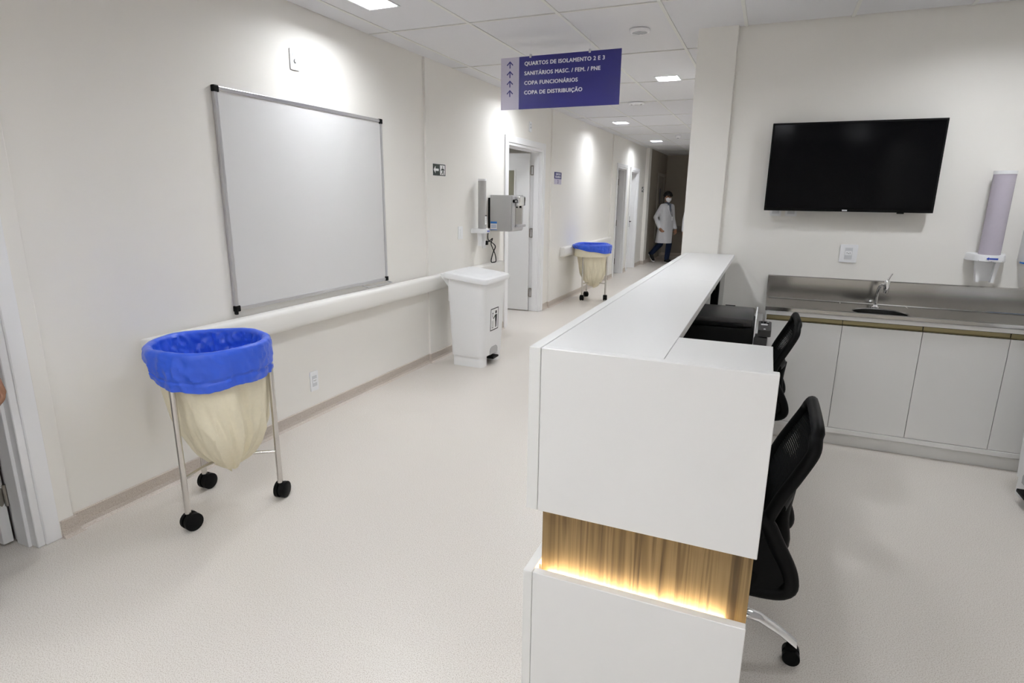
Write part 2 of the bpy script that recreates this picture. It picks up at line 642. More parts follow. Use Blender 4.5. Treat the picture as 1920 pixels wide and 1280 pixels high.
bm = new_bm()
base_run(bm, [(XA + .022, 1.412), (XA + .022, YA0), (XA, YA0), (XA, YB0), (XB, YB0), (XB, D2[0] - .09)])
struct(obj('baseboard_left', bm, BASEB))
bm = new_bm()
base_run(bm, [(XB, D2[1] + .09), (XB, YC0), (XC, YC0), (XC, YD0), (XD, YD0), (XD, D3[0] - .075)])
base_run(bm, [(XD, D3[1] + .075), (XD, D4[0] - .075)])
base_run(bm, [(XD, D4[1] + .075), (XD, YE0), (XE + .01, YE0), (XE + .01, YE0 + .28), (XE, YE0 + .28), (XE, YEND), (XCOL0, YEND)])
struct(obj('baseboard_corridor', bm, BASEB))

# ------------------------------------------------------------------ door frames and doors on the left wall


def door_frame(n, d, xw, trim=.075, proud=.022, depth=None):
    y0, y1, zt = d
    depth = depth or (TH + .02)
    b = new_bm()
    # the flat casing on the corridor face
    for (a0, a1, c0, c1) in ((y0 - trim, y0 - .012, 0, zt + trim), (y1 + .012, y1 + trim, 0, zt + trim), (y0 - .012, y1 + .012, zt + .012, zt + trim)):
        box(b, xw + .002, xw + proud, a0, a1, c0, c1, bev=.004, seg=1)
    o = struct(obj('door_%d' % n, b, FRAMEW))
    b = new_bm()
    # jamb lining
    for (a0, a1, c0, c1) in ((y0 - .012, y0 + .018, 0, zt + .012), (y1 - .018, y1 + .012, 0, zt + .012), (y0 + .018, y1 - .018, zt - .018, zt + .012)):
        box(b, xw - depth, xw + proud - .008, a0, a1, c0, c1, bev=.003, seg=1)
    obj('jamb', b, FRAMEW, o)
    b = new_bm()
    for (a0, a1, c0, c1) in ((y0 + .018, y0 + .032, 0, zt - .018), (y1 - .032, y1 - .018, 0, zt - .018), (y0 + .032, y1 - .032, zt - .032, zt - .018)):
        box(b, xw - depth + .045, xw - .03, a0, a1, c0, c1, bev=.002, seg=1)
    obj('door_stop', b, FRAMEW, o)
    return o


def hinge(o, x, y, z, ang=0.0, size=.1):
    """two screwed leaves and a pin, seen on the jamb"""
    b = new_bm()
    cyl(b, (x, y, z - size / 2), (x, y, z + size / 2), .007, seg=10)
    box(b, x + .004, x + .038, y - .002, y + .004, z - size / 2, z - size / 2 + .012)
    box(b, x + .004, x + .038, y - .002, y + .004, z + size / 2 - .012, z + size / 2)
    box(b, x + .028, x + .038, y - .002, y + .004, z - size / 2, z + size / 2)
    box(b, x - .02, x - .004, y - .004, y + .002, z - size * .42, z + size * .42)
    return obj('hinge', b, HINGE, o, smooth=True)


# door 1, at the left edge of the picture, leaf swung into its room
d1 = door_frame(1, D1, XA, trim=.078, depth=.16)
b = new_bm()
box(b, XA - TH - .90, XA - TH - .012, D1[1] - .075, D1[1] - .035, .012, 2.13, bev=.002, seg=1)
lf = obj('leaf', b, DOORW, d1)
for z in (.24, 1.1, 1.95):
    b = new_bm()
    x, y = XA - TH - .002, D1[1] - .036
    cyl(b, (x, y, z - .05), (x, y, z + .05), .008, seg=10)
    fr = lambda u, v, w=0.0, x=x, y=y, z=z: Vector((x - .010 + w, y - .004 - u, z + v))
    poly(b, fr, [(0, -.035), (.012, -.05), (.022, -.04), (.03, -.012), (.038, 0), (.03, .012), (.034, .034), (.02, .04), (0, .035)], -.001, .0015)
    fr2 = lambda u, v, w=0.0, x=x, y=y, z=z: Vector((x + u, y + .012 - w, z + v))
    poly(b, fr2, [(0, -.04), (.018, -.052), (.026, -.04), (.022, 0), (.026, .04), (.014, .05), (0, .04)], -.002, .0015)
    obj('hinge', b, HINGE, d1, smooth=True)

# door 2, opened ninety degrees into its room
d2 = door_frame(2, D2, XB, trim=.088, depth=.15)
b = new_bm()
lx0, lx1, ly0, ly1 = XB - .155 - 1.06, XB - .150, D2[1] - .062, D2[1] - .022
w0, w1, wz0, wz1 = lx0 + .16, lx0 + .40, 1.25, 1.95
box(b, lx0, lx1, ly0, ly1, .012, 2.118, bev=.002, seg=1)
leaf2 = obj('leaf', b, DOORW, d2)
b = new_bm()
W0, W1, WZ0, WZ1 = -3.40, -3.215, 1.30, 1.90
box(b, W0 - .03, W1 + .022, ly0 - .006, ly0 + .001, WZ0 - .03, WZ1 + .022, bev=.002, seg=1)
vp = obj('vision_panel_frame', b, DOORW, leaf2)
b = new_bm()
box(b, W0, W1, ly0 - .008, ly0 - .005, WZ0, WZ1)
obj('pane', b, GLASSD, leaf2)
for z in (.26, 1.08, 1.90):
    hinge(d2, XB - .140, D2[1] - .034, z, size=.125)

# doors 3 and 4, shut
for n, d, hy in ((3, D3, 1), (4, D4, -1)):
    dd = door_frame(n, d, XD, trim=.075, depth=TH + XD - XA)
    b = new_bm()
    xl = XD - .135
    if n == 3:
        box(b, xl - .86, xl - .075, d[1] - .072, d[1] - .034, .012, d[2] - .022, bev=.002, seg=1)
    else:
        box(b, xl - .04, xl, d[0] + .022, d[1] - .022, .012, d[2] - .022, bev=.002, seg=1)
    lf = obj('leaf', b, DOORW, dd)
    if n == 3:
        for z in (.25, 1.05, 1.88):
            b = new_bm()
            y, xh = d[1] - .020, xl - .055
            cyl(b, (xh - .012, y - .012, z - .06), (xh - .012, y - .012, z + .06), .008, seg=8)
            box(b, xh - .004, xh + .046, y - .003, y + .002, z - .06, z - .045)
            box(b, xh - .004, xh + .046, y - .003, y + .002, z + .045, z + .06)
            box(b, xh + .034, xh + .046, y - .003, y + .002, z - .06, z + .06)
            box(b, xh - .004, xh + .008, y - .003, y + .002, z - .06, z + .06)
            obj('hinge', b, HINGE, dd)
    else:
        b = new_bm()
        box(b, xl, xl + .010, d[1] - .13, d[1] - .06, .92, 1.16, bev=.002, seg=1)
        cyl(b, (xl + .006, d[1] - .09, 1.05), (xl + .05, d[1] - .09, 1.05), .009, seg=10)
        tube(b, [(xl + .05, d[1] - .09, 1.05), (xl + .052, d[1] - .13, 1.05), (xl + .05, d[1] - .20, 1.048)], .009)
        obj('handle', b, BLACKM, lf, smooth=True)
        b = new_bm()
        box(b, XD - .01, XD + .002, d[0] + .017, d[0] + .021, .98, 1.13)
        cyl(b, (XD - .004, d[0] + .02, 1.07), (XD - .004, d[0] + .05, 1.07), .012, seg=8)
        obj('strike', b, BLACKM, dd)

# door 5, in the dim end
b = new_bm()
y0, y1, zt = 15.85, 16.65, 2.13
for (a0, a1, c0, c1) in ((y0 - .07, y0, 0, zt + .07), (y1, y1 + .07, 0, zt + .07), (y0, y1, zt, zt + .07)):
    box(b, XE + .001, XE + .03, a0, a1, c0, c1, bev=.004, seg=1)
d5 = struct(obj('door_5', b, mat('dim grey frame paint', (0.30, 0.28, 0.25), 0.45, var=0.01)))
b = new_bm()
box(b, XE + .001, XE + .012, y0, y1, .01, zt, bev=.002, seg=1)
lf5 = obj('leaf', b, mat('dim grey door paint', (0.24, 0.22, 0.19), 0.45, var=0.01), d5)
b = new_bm()
box(b, XE + .012, XE + .016, y0 + .28, y0 + .42, 1.42, 1.82, bev=.001, seg=1)
obj('door_sign', b, mat('dull violet sign', (0.06, 0.055, 0.09), 0.5, var=0.02), lf5)
for z in (.3, 1.9):
    b = new_bm()
    cyl(b, (XE + .02, y1 - .01, z - .05), (XE + .02, y1 - .01, z + .05), .012, seg=8)
    obj('hinge', b, HINGE, d5, smooth=True)

# ------------------------------------------------------------------ ceiling light panels
def light_panel(x, y, label, w=LW, d=LD):
    """housing with a recess added to cut light on the walls, thin rim on the tile, diffuser a hand's breadth up inside"""
    t = thing('ceiling_light', label, 'light', (x, y, CZ), group='square ceiling light panels')
    b = new_bm()
    e = .010
    for a0, a1, c0, c1 in ((-w / 2 - e, w / 2 + e, -d / 2 - e, -d / 2), (-w / 2 - e, w / 2 + e, d / 2, d / 2 + e), (-w / 2 - e, -w / 2, -d / 2, d / 2), (w / 2, w / 2 + e, -d / 2, d / 2)):
        box(b, a0, a1, c0, c1, -.002, .0035)
    obj('rim', b, WHITEP, t, local=True)
    b = new_bm()
    f = .004
    for a0, a1, c0, c1 in ((-w / 2, w / 2, -d / 2, -d / 2 + f), (-w / 2, w / 2, d / 2 - f, d / 2), (-w / 2, -w / 2 + f, -d / 2 + f, d / 2 - f), (w / 2 - f, w / 2, -d / 2 + f, d / 2 - f)):
        box(b, a0, a1, c0, c1, .0, .066)  # depth made up to trim the bright patches on the walls
    obj('housing', b, WHITEP, t, local=True)
    b = new_bm()
    box(b, -w / 2 + f, w / 2 - f, -d / 2 + f, d / 2 - f, .056, .066)
    obj('diffuser', b, LIGHTP, t, local=True)
    return t


for x, y, l in LIGHTS:
    o = light_panel(x, y, l)
    if x < -3:
        o.location.z = CZ - .1 - .068

# round ceiling vents / detectors
def round_vent(x, y, r, label, slats=True, cat='vent'):
    t = thing('ceiling_vent', label, cat, (x, y, CZ - .022))
    b = new_bm()
    lathe(b, [(0.0001, .022), (r, .022), (r, .012), (r * .93, .004), (r * .80, 0), (r * .72, .003), (r * .70, .014), (.0001, .014)])
    obj('rim', b, WHITEP, t, local=True, smooth=True)
    if slats:
        for k in range(5):
            b = new_bm()
            yy = (k - 2) * r * .27
            hw = math.sqrt(max((r * .69) ** 2 - yy * yy, 0))
            box(b, -hw, hw, yy - .004, yy + .004, .002, .016)
            bmesh.ops.rotate(b, verts=list(b.verts), cent=(0, 0, 0), matrix=Matrix.Rotation(.9, 3, 'Z'))
            obj('slat', b, GREYP, t, local=True)
        b = new_bm()
        cyl(b, (0, 0, .0125), (0, 0, .0138), r * .69, seg=24)
        obj('backing', b, DARKG, t, local=True)
    else:
        b = new_bm()
        lathe(b, [(.0001, -.016), (r * .3, -.014), (r * .45, -.004), (r * .5, .006)])
        obj('cap', b, WHITEP, t, local=True, smooth=True)


round_vent(-0.975, 4.51, .072, 'small round slatted vent in the ceiling beside the blue sign')
round_vent(-1.66, 7.74, .10, 'plain round white disc on the ceiling behind the blue sign', slats=False, cat='ceiling disc')
t = thing('smoke_detector', 'tiny white detector on the ceiling at the far corridor end', 'detector', (-1.72, 11.80, CZ - .05))
b = new_bm()
lathe(b, [(.0001, 0), (.03, .002), (.05, .018), (.055, .045), (.055, .05)], seg=20)
obj('body', b, WHITEP, t, local=True, smooth=True)
b = new_bm()
cyl(b, (0, -.0, -.001), (0, 0, .003), .02, seg=12)
obj('sensor', b, BLACKM, t, local=True)

# ------------------------------------------------------------------ wall handrails
def handrail(y0, y1, xw, ztop, label):
    t = thing('wall_handrail', label, 'handrail', (xw, y0, ztop - .14))
    prof = [(.004, .0), (.048, -.002), (.066, .004), (.075, .016), (.078, .034), (.078, .108), (.075, .124), (.064, .136), (.046, .14), (.018, .14), (.004, .137)]
    b = new_bm()
    rings = []
    n = 6
    for k in range(n):
        s = math.sin(PI / 2 * (k + .5) / n)
        rings.append([Vector((.004 + (a - .004) * (.35 + .65 * s), .03 * (1 - math.cos(PI / 2 * k / n)), .068 + (z - .068) * (.86 + .14 * s))) for a, z in prof])
    obj('end_cap', _loft(b, rings + [[Vector((a, .034, z)) for a, z in prof]]), RAIL, t, smooth=True, local=True)
    b = new_bm()
    L = y1 - y0
    loft(b, [[Vector((a, .035, z)) for a, z in prof], [Vector((a, L - .035, z)) for a, z in prof]])
    obj('rail', b, RAIL, t, smooth=True, local=True)
    b = new_bm()
    rings2 = [[Vector((p.x, L - p.y, p.z)) for p in r] for r in rings]
    obj('end_cap', _loft(b, rings2 + [[Vector((a, L - .034, z)) for a, z in prof]]), RAIL, t, smooth=True, local=True)
    return t


def _loft(b, rings):
    loft(b, rings)
    return b


handrail(1.905, 6.26, XB, .838, 'long white wall handrail running below the whiteboard')
handrail(8.40, 11.27, XC, .836, 'short white wall handrail behind the far laundry cart')
b = new_bm()
box(b, XE + .05, XCOL0 - .02, YEND - .08, YEND - .002, .70, .83, bev=.02, seg=3)
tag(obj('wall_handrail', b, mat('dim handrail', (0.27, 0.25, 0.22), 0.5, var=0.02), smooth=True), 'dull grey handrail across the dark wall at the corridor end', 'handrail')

# ------------------------------------------------------------------ whiteboard
wy0, wy1, wz0, wz1 = 2.505, 4.045, .875, 2.122
t = thing('whiteboard', 'large blank whiteboard with aluminium frame and black corners', 'whiteboard', (XA, wy0, wz0))
b = new_bm()
box(b, XA + .004, XA + .016, wy0 + .01, wy1 - .01, wz0 + .01, wz1 - .01)
obj('panel', b, BOARD, t)
f = .022
for nm, a0, a1, c0, c1 in (('frame_side', wy0, wy0 + f, wz0 + .02, wz1 - .02), ('frame_side', wy1 - f, wy1, wz0 + .02, wz1 - .02),
                           ('frame_rail', wy0 + .02, wy1 - .02, wz0, wz0 + f), ('frame_rail', wy0 + .02, wy1 - .02, wz1 - f, wz1)):
    b = new_bm()
    box(b, XA + .002, XA + .024, a0, a1, c0, c1, bev=.003, seg=2)
    obj(nm, b, ALU, t)
for y, z in ((wy0, wz0), (wy1, wz0), (wy0, wz1), (wy1, wz1)):
    b = new_bm()
    sy = 1 if y == wy0 else -1
    sz = 1 if z == wz0 else -1
    ya, yb = sorted((y - sy * .004, y + sy * .032))
    za, zb = sorted((z - sz * .004, z + sz * .032))
    box(b, XA + .001, XA + .028, ya, yb, za, zb, bev=.005, seg=2)
    obj('corner', b, BLACKP, t)
b = new_bm()
tube(b, [(XA + .026, wy1 - .34, wz0 - .005), (XA + .075, wy1 - .34, wz0 - .012), (XA + .075, wy1 - .02, wz0 - .012), (XA + .026, wy1 - .02, wz0 - .005)], .004, seg=8)
obj('pen_rail', b, ALU, t, smooth=True)
b = new_bm()
box(b, XA + .01, XA + .03, wy0 - .006, wy0 + .012, wz0 - .02, wz0 + .004, bev=.003, seg=1)
obj('clip', b, BLACKP, t)

# ------------------------------------------------------------------ switch and socket plates
def plate_x(xw, y, z, label, cat, w=.08, h=.122, style='socket'):
    t = thing('wall_' + ('socket' if style == 'socket' else 'switch'), label, cat, (xw, y, z))
    F = FX(xw, y, z)
    _plate(t, F, w, h, style)


def plate_y(yw, x, z, label, cat, w=.08, h=.122, style='socket'):
    t = thing('wall_socket', label, cat, (x, yw, z))
    _plate(t, FY(x, yw, z), w, h, style)


def _plate(t, F, w, h, style):
    b = new_bm()
    poly(b, F, rrect(-w / 2, w / 2, -h / 2, h / 2, .006), .0005, .008)
    obj('cover', b, WHITEP, t)
    b = new_bm()
    mw, mh = .046, .078
    poly(b, F, rect(-mw / 2, mw / 2, -mh / 2, mh / 2), .008, .0092)
    ins = obj('insert', b, GREYP if style == 'socket' else WHITEP, t)
    if style == 'socket':
        b = new_bm()
        poly(b, F, rrect(-mw / 2 + .002, mw / 2 - .002, -mh / 2 + .026, mh / 2 - .022, .004), .0092, .0112)
        obj('socket_face', b, WHITEP, t)
        for u, v in ((-.0095, .004), (.0095, .004), (0, .001)):
            b = new_bm()
            poly(b, F, circ(u, v, .0026, 8), .0108, .0116)
            obj('socket_hole', b, BLACKM, t)
    elif style == 'switch':
        for k in range(3):
            b = new_bm()
            z = -mh / 2 + k * mh / 3
            poly(b, F, rrect(-mw / 2 + .001, mw / 2 - .001, z + .001, z + mh / 3 - .001, .002), .0092, .0115)
            obj('rocker', b, WHITEP, t)
    elif style == 'lamp':
        b = new_bm()
        poly(b, F, circ(0, -.008, .012, 14), .0092, .018)
        obj('lens', b, GREYP, t, smooth=True)
        b = new_bm()
        poly(b, F, rrect(-.02, .02, .018, .036, .002), .0092, .0105)
        obj('slot', b, GREYP, t)


plate_x(XA, 3.157, 2.377, 'white wall plate with a knob, high above the whiteboard', 'wall plate', style='lamp')
plate_x(XA, 3.128, .264, 'white wall socket low on the wall beneath the handrail', 'socket', w=.078, h=.142)
plate_x(XB, 5.315, 1.197, 'white three-rocker light switch right of the exit sign', 'switch', w=.09, h=.125, style='switch')
plate_x(XB, 5.86, 1.07, 'white wall socket with a black plug in it', 'socket', w=.08, h=.13)
plate_x(XB, 7.17, 2.40, 'slim white wall plate above the open door', 'wall plate', w=.08, h=.12, style='lamp')
plate_y(YBACK, .527, 1.199, 'white wall socket between television and sink', 'socket', w=.108, h=.122)

# ------------------------------------------------------------------ exit sign with arrow and running figure
def exit_sign(F, W, H, t):
    b = new_bm()
    poly(b, F, rect(-.004, W + .004, -.004, H + .004), .0005, .0042)
    obj('sign_backing', b, WHITEINK, t)
    b = new_bm()
    poly(b, F, rect(0, W, 0, H), .0042, .005)
    obj('sign_plate', b, EXITG, t)
    s = H
    b = new_bm()
    poly(b, F, [(.10 * s, .5 * s), (.42 * s, .82 * s), (.42 * s, .60 * s), (.98 * s, .60 * s), (.98 * s, .40 * s), (.42 * s, .40 * s), (.42 * s, .18 * s)], .005, .0058)
    obj('arrow', b, WHITEINK, t)
    b = new_bm()
    poly(b, F, rect(W - .98 * s, W - .12 * s, .08 * s, .92 * s), .005, .0056)
    obj('doorway_mark', b, WHITEINK, t)
    b = new_bm()
    o = W - .98 * s
    for pts in (circ(o + .47 * s, .77 * s, .075 * s, 10),
                [(o + .36 * s, .66 * s), (o + .58 * s, .66 * s), (o + .62 * s, .36 * s), (o + .44 * s, .36 * s)],
                [(o + .44 * s, .38 * s), (o + .56 * s, .38 * s), (o + .34 * s, .12 * s), (o + .22 * s, .14 * s)],
                [(o + .50 * s, .38 * s), (o + .62 * s, .38 * s), (o + .74 * s, .10 * s), (o + .62 * s, .10 * s)],
                [(o + .36 * s, .66 * s), (o + .42 * s, .58 * s), (o + .20 * s, .42 * s), (o + .14 * s, .50 * s)],
                [(o + .56 * s, .66 * s), (o + .58 * s, .54 * s), (o + .76 * s, .46 * s), (o + .78 * s, .54 * s)]):
        poly(b, F, pts, .0056, .0062)
    obj('running_figure', b, EXITG, t)


t = thing('exit_sign', 'dark green exit sign with white left arrow and running figure', 'sign', (XB, 4.80, 1.735))
exit_sign(FX(XB, 4.80, 1.735), .225, .102, t)
t = thing('exit_sign', 'small dark exit sign at the far corridor post', 'sign', (XD, 14.15, 1.70))
exit_sign(FX(XD, 14.15, 1.70), .24, .12, t)

# ------------------------------------------------------------------ room plate by the open door
py, pz = 8.06, 1.735
t = thing('room_plate', 'small blue and white room number plate beyond the open door', 'sign', (XC, py, pz))
F = FX(XC, py, pz)
b = new_bm()
poly(b, F, rect(0, .30, .075, .165), .001, .005)
obj('name_panel', b, SIGNB, t)
b = new_bm()
poly(b, F, rect(0, .30, 0, .074), .001, .005)
obj('number_panel', b, SIGNL, t)
lettering('lettering', 'QUARTO DE', .038, SIGNT, t, (XC + .0056, py + .15, pz + .126), '+x', bold=.0012, align='CENTER')
lettering('lettering', 'ISOLAMENTO', .038, SIGNT, t, (XC + .0056, py + .15, pz + .088), '+x', bold=.0012, align='CENTER')
lettering('lettering', '3', .07, SIGNB, t, (XC + .0056, py + .15, pz + .012), '+x', bold=.002, align='CENTER')

# ------------------------------------------------------------------ hanging sign
SY = 4.50
sx0, sx1, sz0, sz1 = -2.036, -1.094, 2.215, 2.590
t = thing('hanging_sign', 'blue directional sign with white lettering hanging from the ceiling', 'sign', ((sx0 + sx1) / 2, SY, sz0))
xs = sx0 + .152
b = new_bm()
box(b, xs, sx1, SY, SY + .010, sz0, sz1)
obj('sign_panel', b, SIGNB, t)
b = new_bm()
box(b, sx0, xs, SY, SY + .010, sz0, sz1)
obj('arrow_panel', b, SIGNL, t)
lines = ['QUARTOS DE ISOLAMENTO 2 E 3', 'SANITÁRIOS MASC. / FEM. / PNE', 'COPA FUNCIONÁRIOS', 'COPA DE DISTRIBUIÇÃO']
for k, ln in enumerate(lines):
    zb = sz1 - .064 - k * .0685
    o = lettering('lettering', ln, .0385, SIGNT, t, (xs + .044, SY - .0006, zb), '-y', bold=.0017, spacing=1.10)
    # fit the width of the first line to the sign
F = FY(sx0 + .076, SY, 0)
for k in range(4):
    zc = sz1 - .050 - k * .0685
    b = new_bm()
    poly(b, F, [(x, zc + z) for x, z in ((0, .025), (-.027, -.002), (-.021, -.008), (-.0042, .010), (-.0042, -.026), (.0042, -.026), (.0042, .010), (.021, -.008), (.027, -.002))], 0, .0012)
    obj('arrow', b, SIGNB, t)
for x in (-1.792, -1.328):
    b = new_bm()
    box(b, x - .008, x + .008, SY - .005, SY + .014, sz1 - .012, sz1 + .014, bev=.002, seg=1)
    c = obj('clip', b, ALU, t)
    b = new_bm()
    cyl(b, (x, SY + .005, sz1 + .012), (x, SY + .005, CZ + .002), .0004, seg=5)
    obj('wire', b, ALU, c)

# ------------------------------------------------------------------ cup dispensers (tube, bracket, prongs)
def cup_dispenser(loc, rotz, label, tint, tr=.05):
    """local: wall at y=0 behind, front towards -y; origin at the wall, bracket bottom height 0"""
    t = thing('cup_dispenser', label, 'cup dispenser', loc, rotz, group='wall cup dispensers')
    b = new_bm()
    lathe(b, [(tr, .03), (tr, .52), (tr - .003, .52), (tr - .003, .03)], c=(0, -.085), seg=28)
    obj('tube', b, tint, t, smooth=True, local=True)
    b = new_bm()
    cyl(b, (0, -.085, .515), (0, -.085, .535), tr + .002, seg=28)
    obj('lid', b, WHITEP, t, smooth=True, local=True)
    b = new_bm()
    prof = []
    for k in range(10):
        r = tr * .72 + (.004 if k % 2 else 0)
        prof += [(r, .06 + k * .035), (r + .004, .06 + k * .035 + .03)]
    lathe(b, prof, c=(0, -.085), seg=20)
    obj('cup_stack', b, CUPS, t, smooth=True, local=True)
    # rounded bracket collar reaching from the wall
    b = new_bm()
    pts = []
    for k in range(13):
        a = PI + PI * k / 12
        pts.append((.088 * math.cos(a), -.085 + .074 * math.sin(a)))
    pts = [(-.105, -.002), (-.105, -.03)] + pts + [(.105, -.03), (.105, -.002)]
    lo = [b.verts.new((x, y, -.012)) for x, y in pts]
    hi = [b.verts.new((x * .96, y * .98, .034 - .10 * max(0, -y - .09))) for x, y in pts]
    n = len(pts)
    b.faces.new(hi)
    b.faces.new(lo[::-1])
    for i in range(n):
        b.faces.new((lo[i], lo[(i + 1) % n], hi[(i + 1) % n], hi[i]))
    bmesh.ops.bevel(b, geom=[e for e in b.edges], offset=.004, segments=2, affect='EDGES')
    br = obj('bracket', b, WHITEP, t, smooth=True, local=True)
    b = new_bm()
    cyl(b, (-.094, -.03, .012), (-.094, -.036, .012), .006, seg=12)
    obj('screw', b, ALU, br, local=True)
    b = new_bm()
    F = FY(0, -.158, .008)
    poly(b, F, [(-.030, .0), (-.016, .010), (-.018, .004), (.030, .005), (.030, -.005), (-.018, -.004), (-.016, -.010)], 0, .002)
    obj('logo', b, BLUEINK, br, local=True)
    b = new_bm()
    tube(b, [(-.062, -.135, -.006), (0, -.157, -.008), (.062, -.135, -.006)], .002, seg=6)
    obj('groove', b, DARKG, br, local=True)
    for s in (-1, 1):
        b = new_bm()
        rings = []
        for k in range(5):
            f = k / 4
            w = .012 - .004 * f
            xx = s * (.052 - .014 * f)
            rings.append([Vector((xx - w, -.10, -.01 - .135 * f)), Vector((xx + w, -.10, -.01 - .135 * f)), Vector((xx + w, -.06, -.01 - .135 * f)), Vector((xx - w, -.06, -.01 - .135 * f))])
        loft(b, rings)
        obj('prong', b, WHITEP, t, local=True)
    b = new_bm()
    box(b, -.038, .038, -.066, -.060, -.14, -.01)
    obj('back_guard', b, WHITEP, t, local=True)
    return t


dsp = cup_dispenser((1.292, YBACK, 1.205), 0, 'lilac tube cup dispenser on the wall right of the television', TUBEP, .057)
dsp2 = cup_dispenser((XB, 5.645, 1.195), PI / 2, 'grey tube cup dispenser on the wall above the white bin', mat('grey clear plastic', (0.56, 0.55, 0.54), 0.2, alpha=0.8, var=0.01), .042)
b = new_bm()
F = lambda u, v, w=0.0: Vector((u, -.1275 - w, v))
poly(b, F, rect(-.022, .022, .075, .17), 0, .0015)
o = obj('label_sticker', b, WHITEINK, dsp2, local=True)
b = new_bm()
poly(b, F, rect(-.022, .022, .158, .172), .0015, .002)
for k in range(4):
    poly(b, F, rect(-.015, .015, .10 + k * .014, .103 + k * .014), .0015, .002)
obj('sticker_print', b, DARKG, dsp2, local=True)

# ------------------------------------------------------------------ wall water purifier
px0, px1, py0, py1, pz0, pz1 = -2.815, -2.563, 5.95, 6.28, 1.186, 1.572
t = thing('water_purifier', 'stainless steel water purifier box mounted beside the open door', 'water purifier', (px0, (py0 + py1) / 2, pz0))
b = new_bm()
box(b, px0, px1, py0, py1, pz0, pz1, bev=.008, seg=2)
body = obj('body', b, STEELBOX, t, smooth=True)
b = new_bm()
box(b, XB + .001, px0, py0 + .02, py1 - .02, pz0 + .03, pz1 - .03)
obj('back_housing', b, BLACKP, t)
# recessed dispensing front on the +X side
b = new_bm()
box(b, px1 + .001, px1 + .012, py0 + .012, py1 - .012, pz0 + .01, pz1 - .008, bev=.003, seg=1)
fr_ = obj('front_panel', b, ALU, t)
b = new_bm()
box(b, px1 + .012, px1 + .06, py0 + .09, py1 - .06, pz1 - .115, pz1 - .012, bev=.014, seg=3)
hd = obj('spout_head', b, CHROME, t, smooth=True)
b = new_bm()
cyl(b, (px1 + .038, py0 + .17, pz1 - .135), (px1 + .038, py0 + .17, pz1 - .112), .012, seg=14)
obj('spout', b, BLACKP, hd, smooth=True)
b = new_bm()
box(b, px1 + .012, px1 + .016, py0 + .09, py1 - .06, pz0 + .075, pz1 - .12)
obj('splash_plate', b, STEEL, t)
b = new_bm()
box(b, px1 + .012, px1 + .065, py0 + .085, py1 - .055, pz0 + .045, pz0 + .072, bev=.008, seg=2)
obj('drip_tray', b, ALU, t, smooth=True)
for y in (py0 + .032, py0 + .066):
    b = new_bm()
    cyl(b, (px1 + .012, y, pz1 - .063), (px1 + .034, y, pz1 - .063), .0175, seg=18)
    k = obj('knob', b, BLACKP, t, smooth=True)
    b = new_bm()
    cyl(b, (px1 + .034, y, pz1 - .063), (px1 + .037, y, pz1 - .063), .011, seg=18)
    obj('knob_cap', b, ALU, k)
b = new_bm()
F = FY(px0 + .008, py0, pz0 + .02)
poly(b, F, rect(0, .078, 0, .062), .0003, .0012)
lb = obj('label_sticker', b, WHITEINK, t)
b = new_bm()
poly(b, F, rect(0, .078, .062, .084), .0003, .0014)
poly(b, F, rect(0, .078, -.006, 0), .0003, .0014)
for k in range(3):
    poly(b, F, rect(.008, .07, .018 + k * .013, .022 + k * .013), .0012, .0016)
obj('sticker_print', b, BLUELAB, lb)
# power cord
t = thing('power_cord', 'black power cord looping from the water purifier to a wall plug', 'cord', (XB, 5.9, .84))
b = new_bm()
pth = smooth_path([(XB + .05, 5.87, 1.20), (XB + .045, 5.865, 1.13), (XB + .04, 5.90, 1.085), (XB + .035, 5.99, 1.06), (XB + .04, 6.075, 1.01), (XB + .035, 6.03, .95), (XB + .045, 5.96, .88), (XB + .05, 5.955, .845), (XB + .062, 6.00, .842), (XB + .062, 6.045, .85), (XB + .06, 6.03, .92), (XB + .055, 5.97, 1.0), (XB + .055, 5.93, 1.05), (XB + .055, 5.965, 1.105), (XB + .05, 5.925, 1.09), (XB + .03, 5.875, 1.065)], 6)
tube(b, pth, .0055, seg=8)
obj('cable', b, BLACKM, t, smooth=True)
b = new_bm()
box(b, XB + .012, XB + .045, 5.845, 5.885, 1.04, 1.085, bev=.006, seg=2)
obj('plug', b, BLACKM, t, smooth=True)

# ------------------------------------------------------------------ pedal bin
def bin_ring(x0, x1, y0, y1, z, r, n=5, r_back=None):
    rb = r if r_back is None else r_back
    out = []
    for cx, cy, a0, rr in ((x1 - r, y1 - r, 0, r), (x0 + rb, y1 - rb, PI / 2, rb), (x0 + rb, y0 + rb, PI, rb), (x1 - r, y0 + r, 1.5 * PI, r)):
        for k in range(n + 1):
            a = a0 + PI / 2 * k / n
            zz = z(cx + rr * math.cos(a)) if callable(z) else z
            out.append(Vector((cx + rr * math.cos(a), cy + rr * math.sin(a), zz)))
    return out


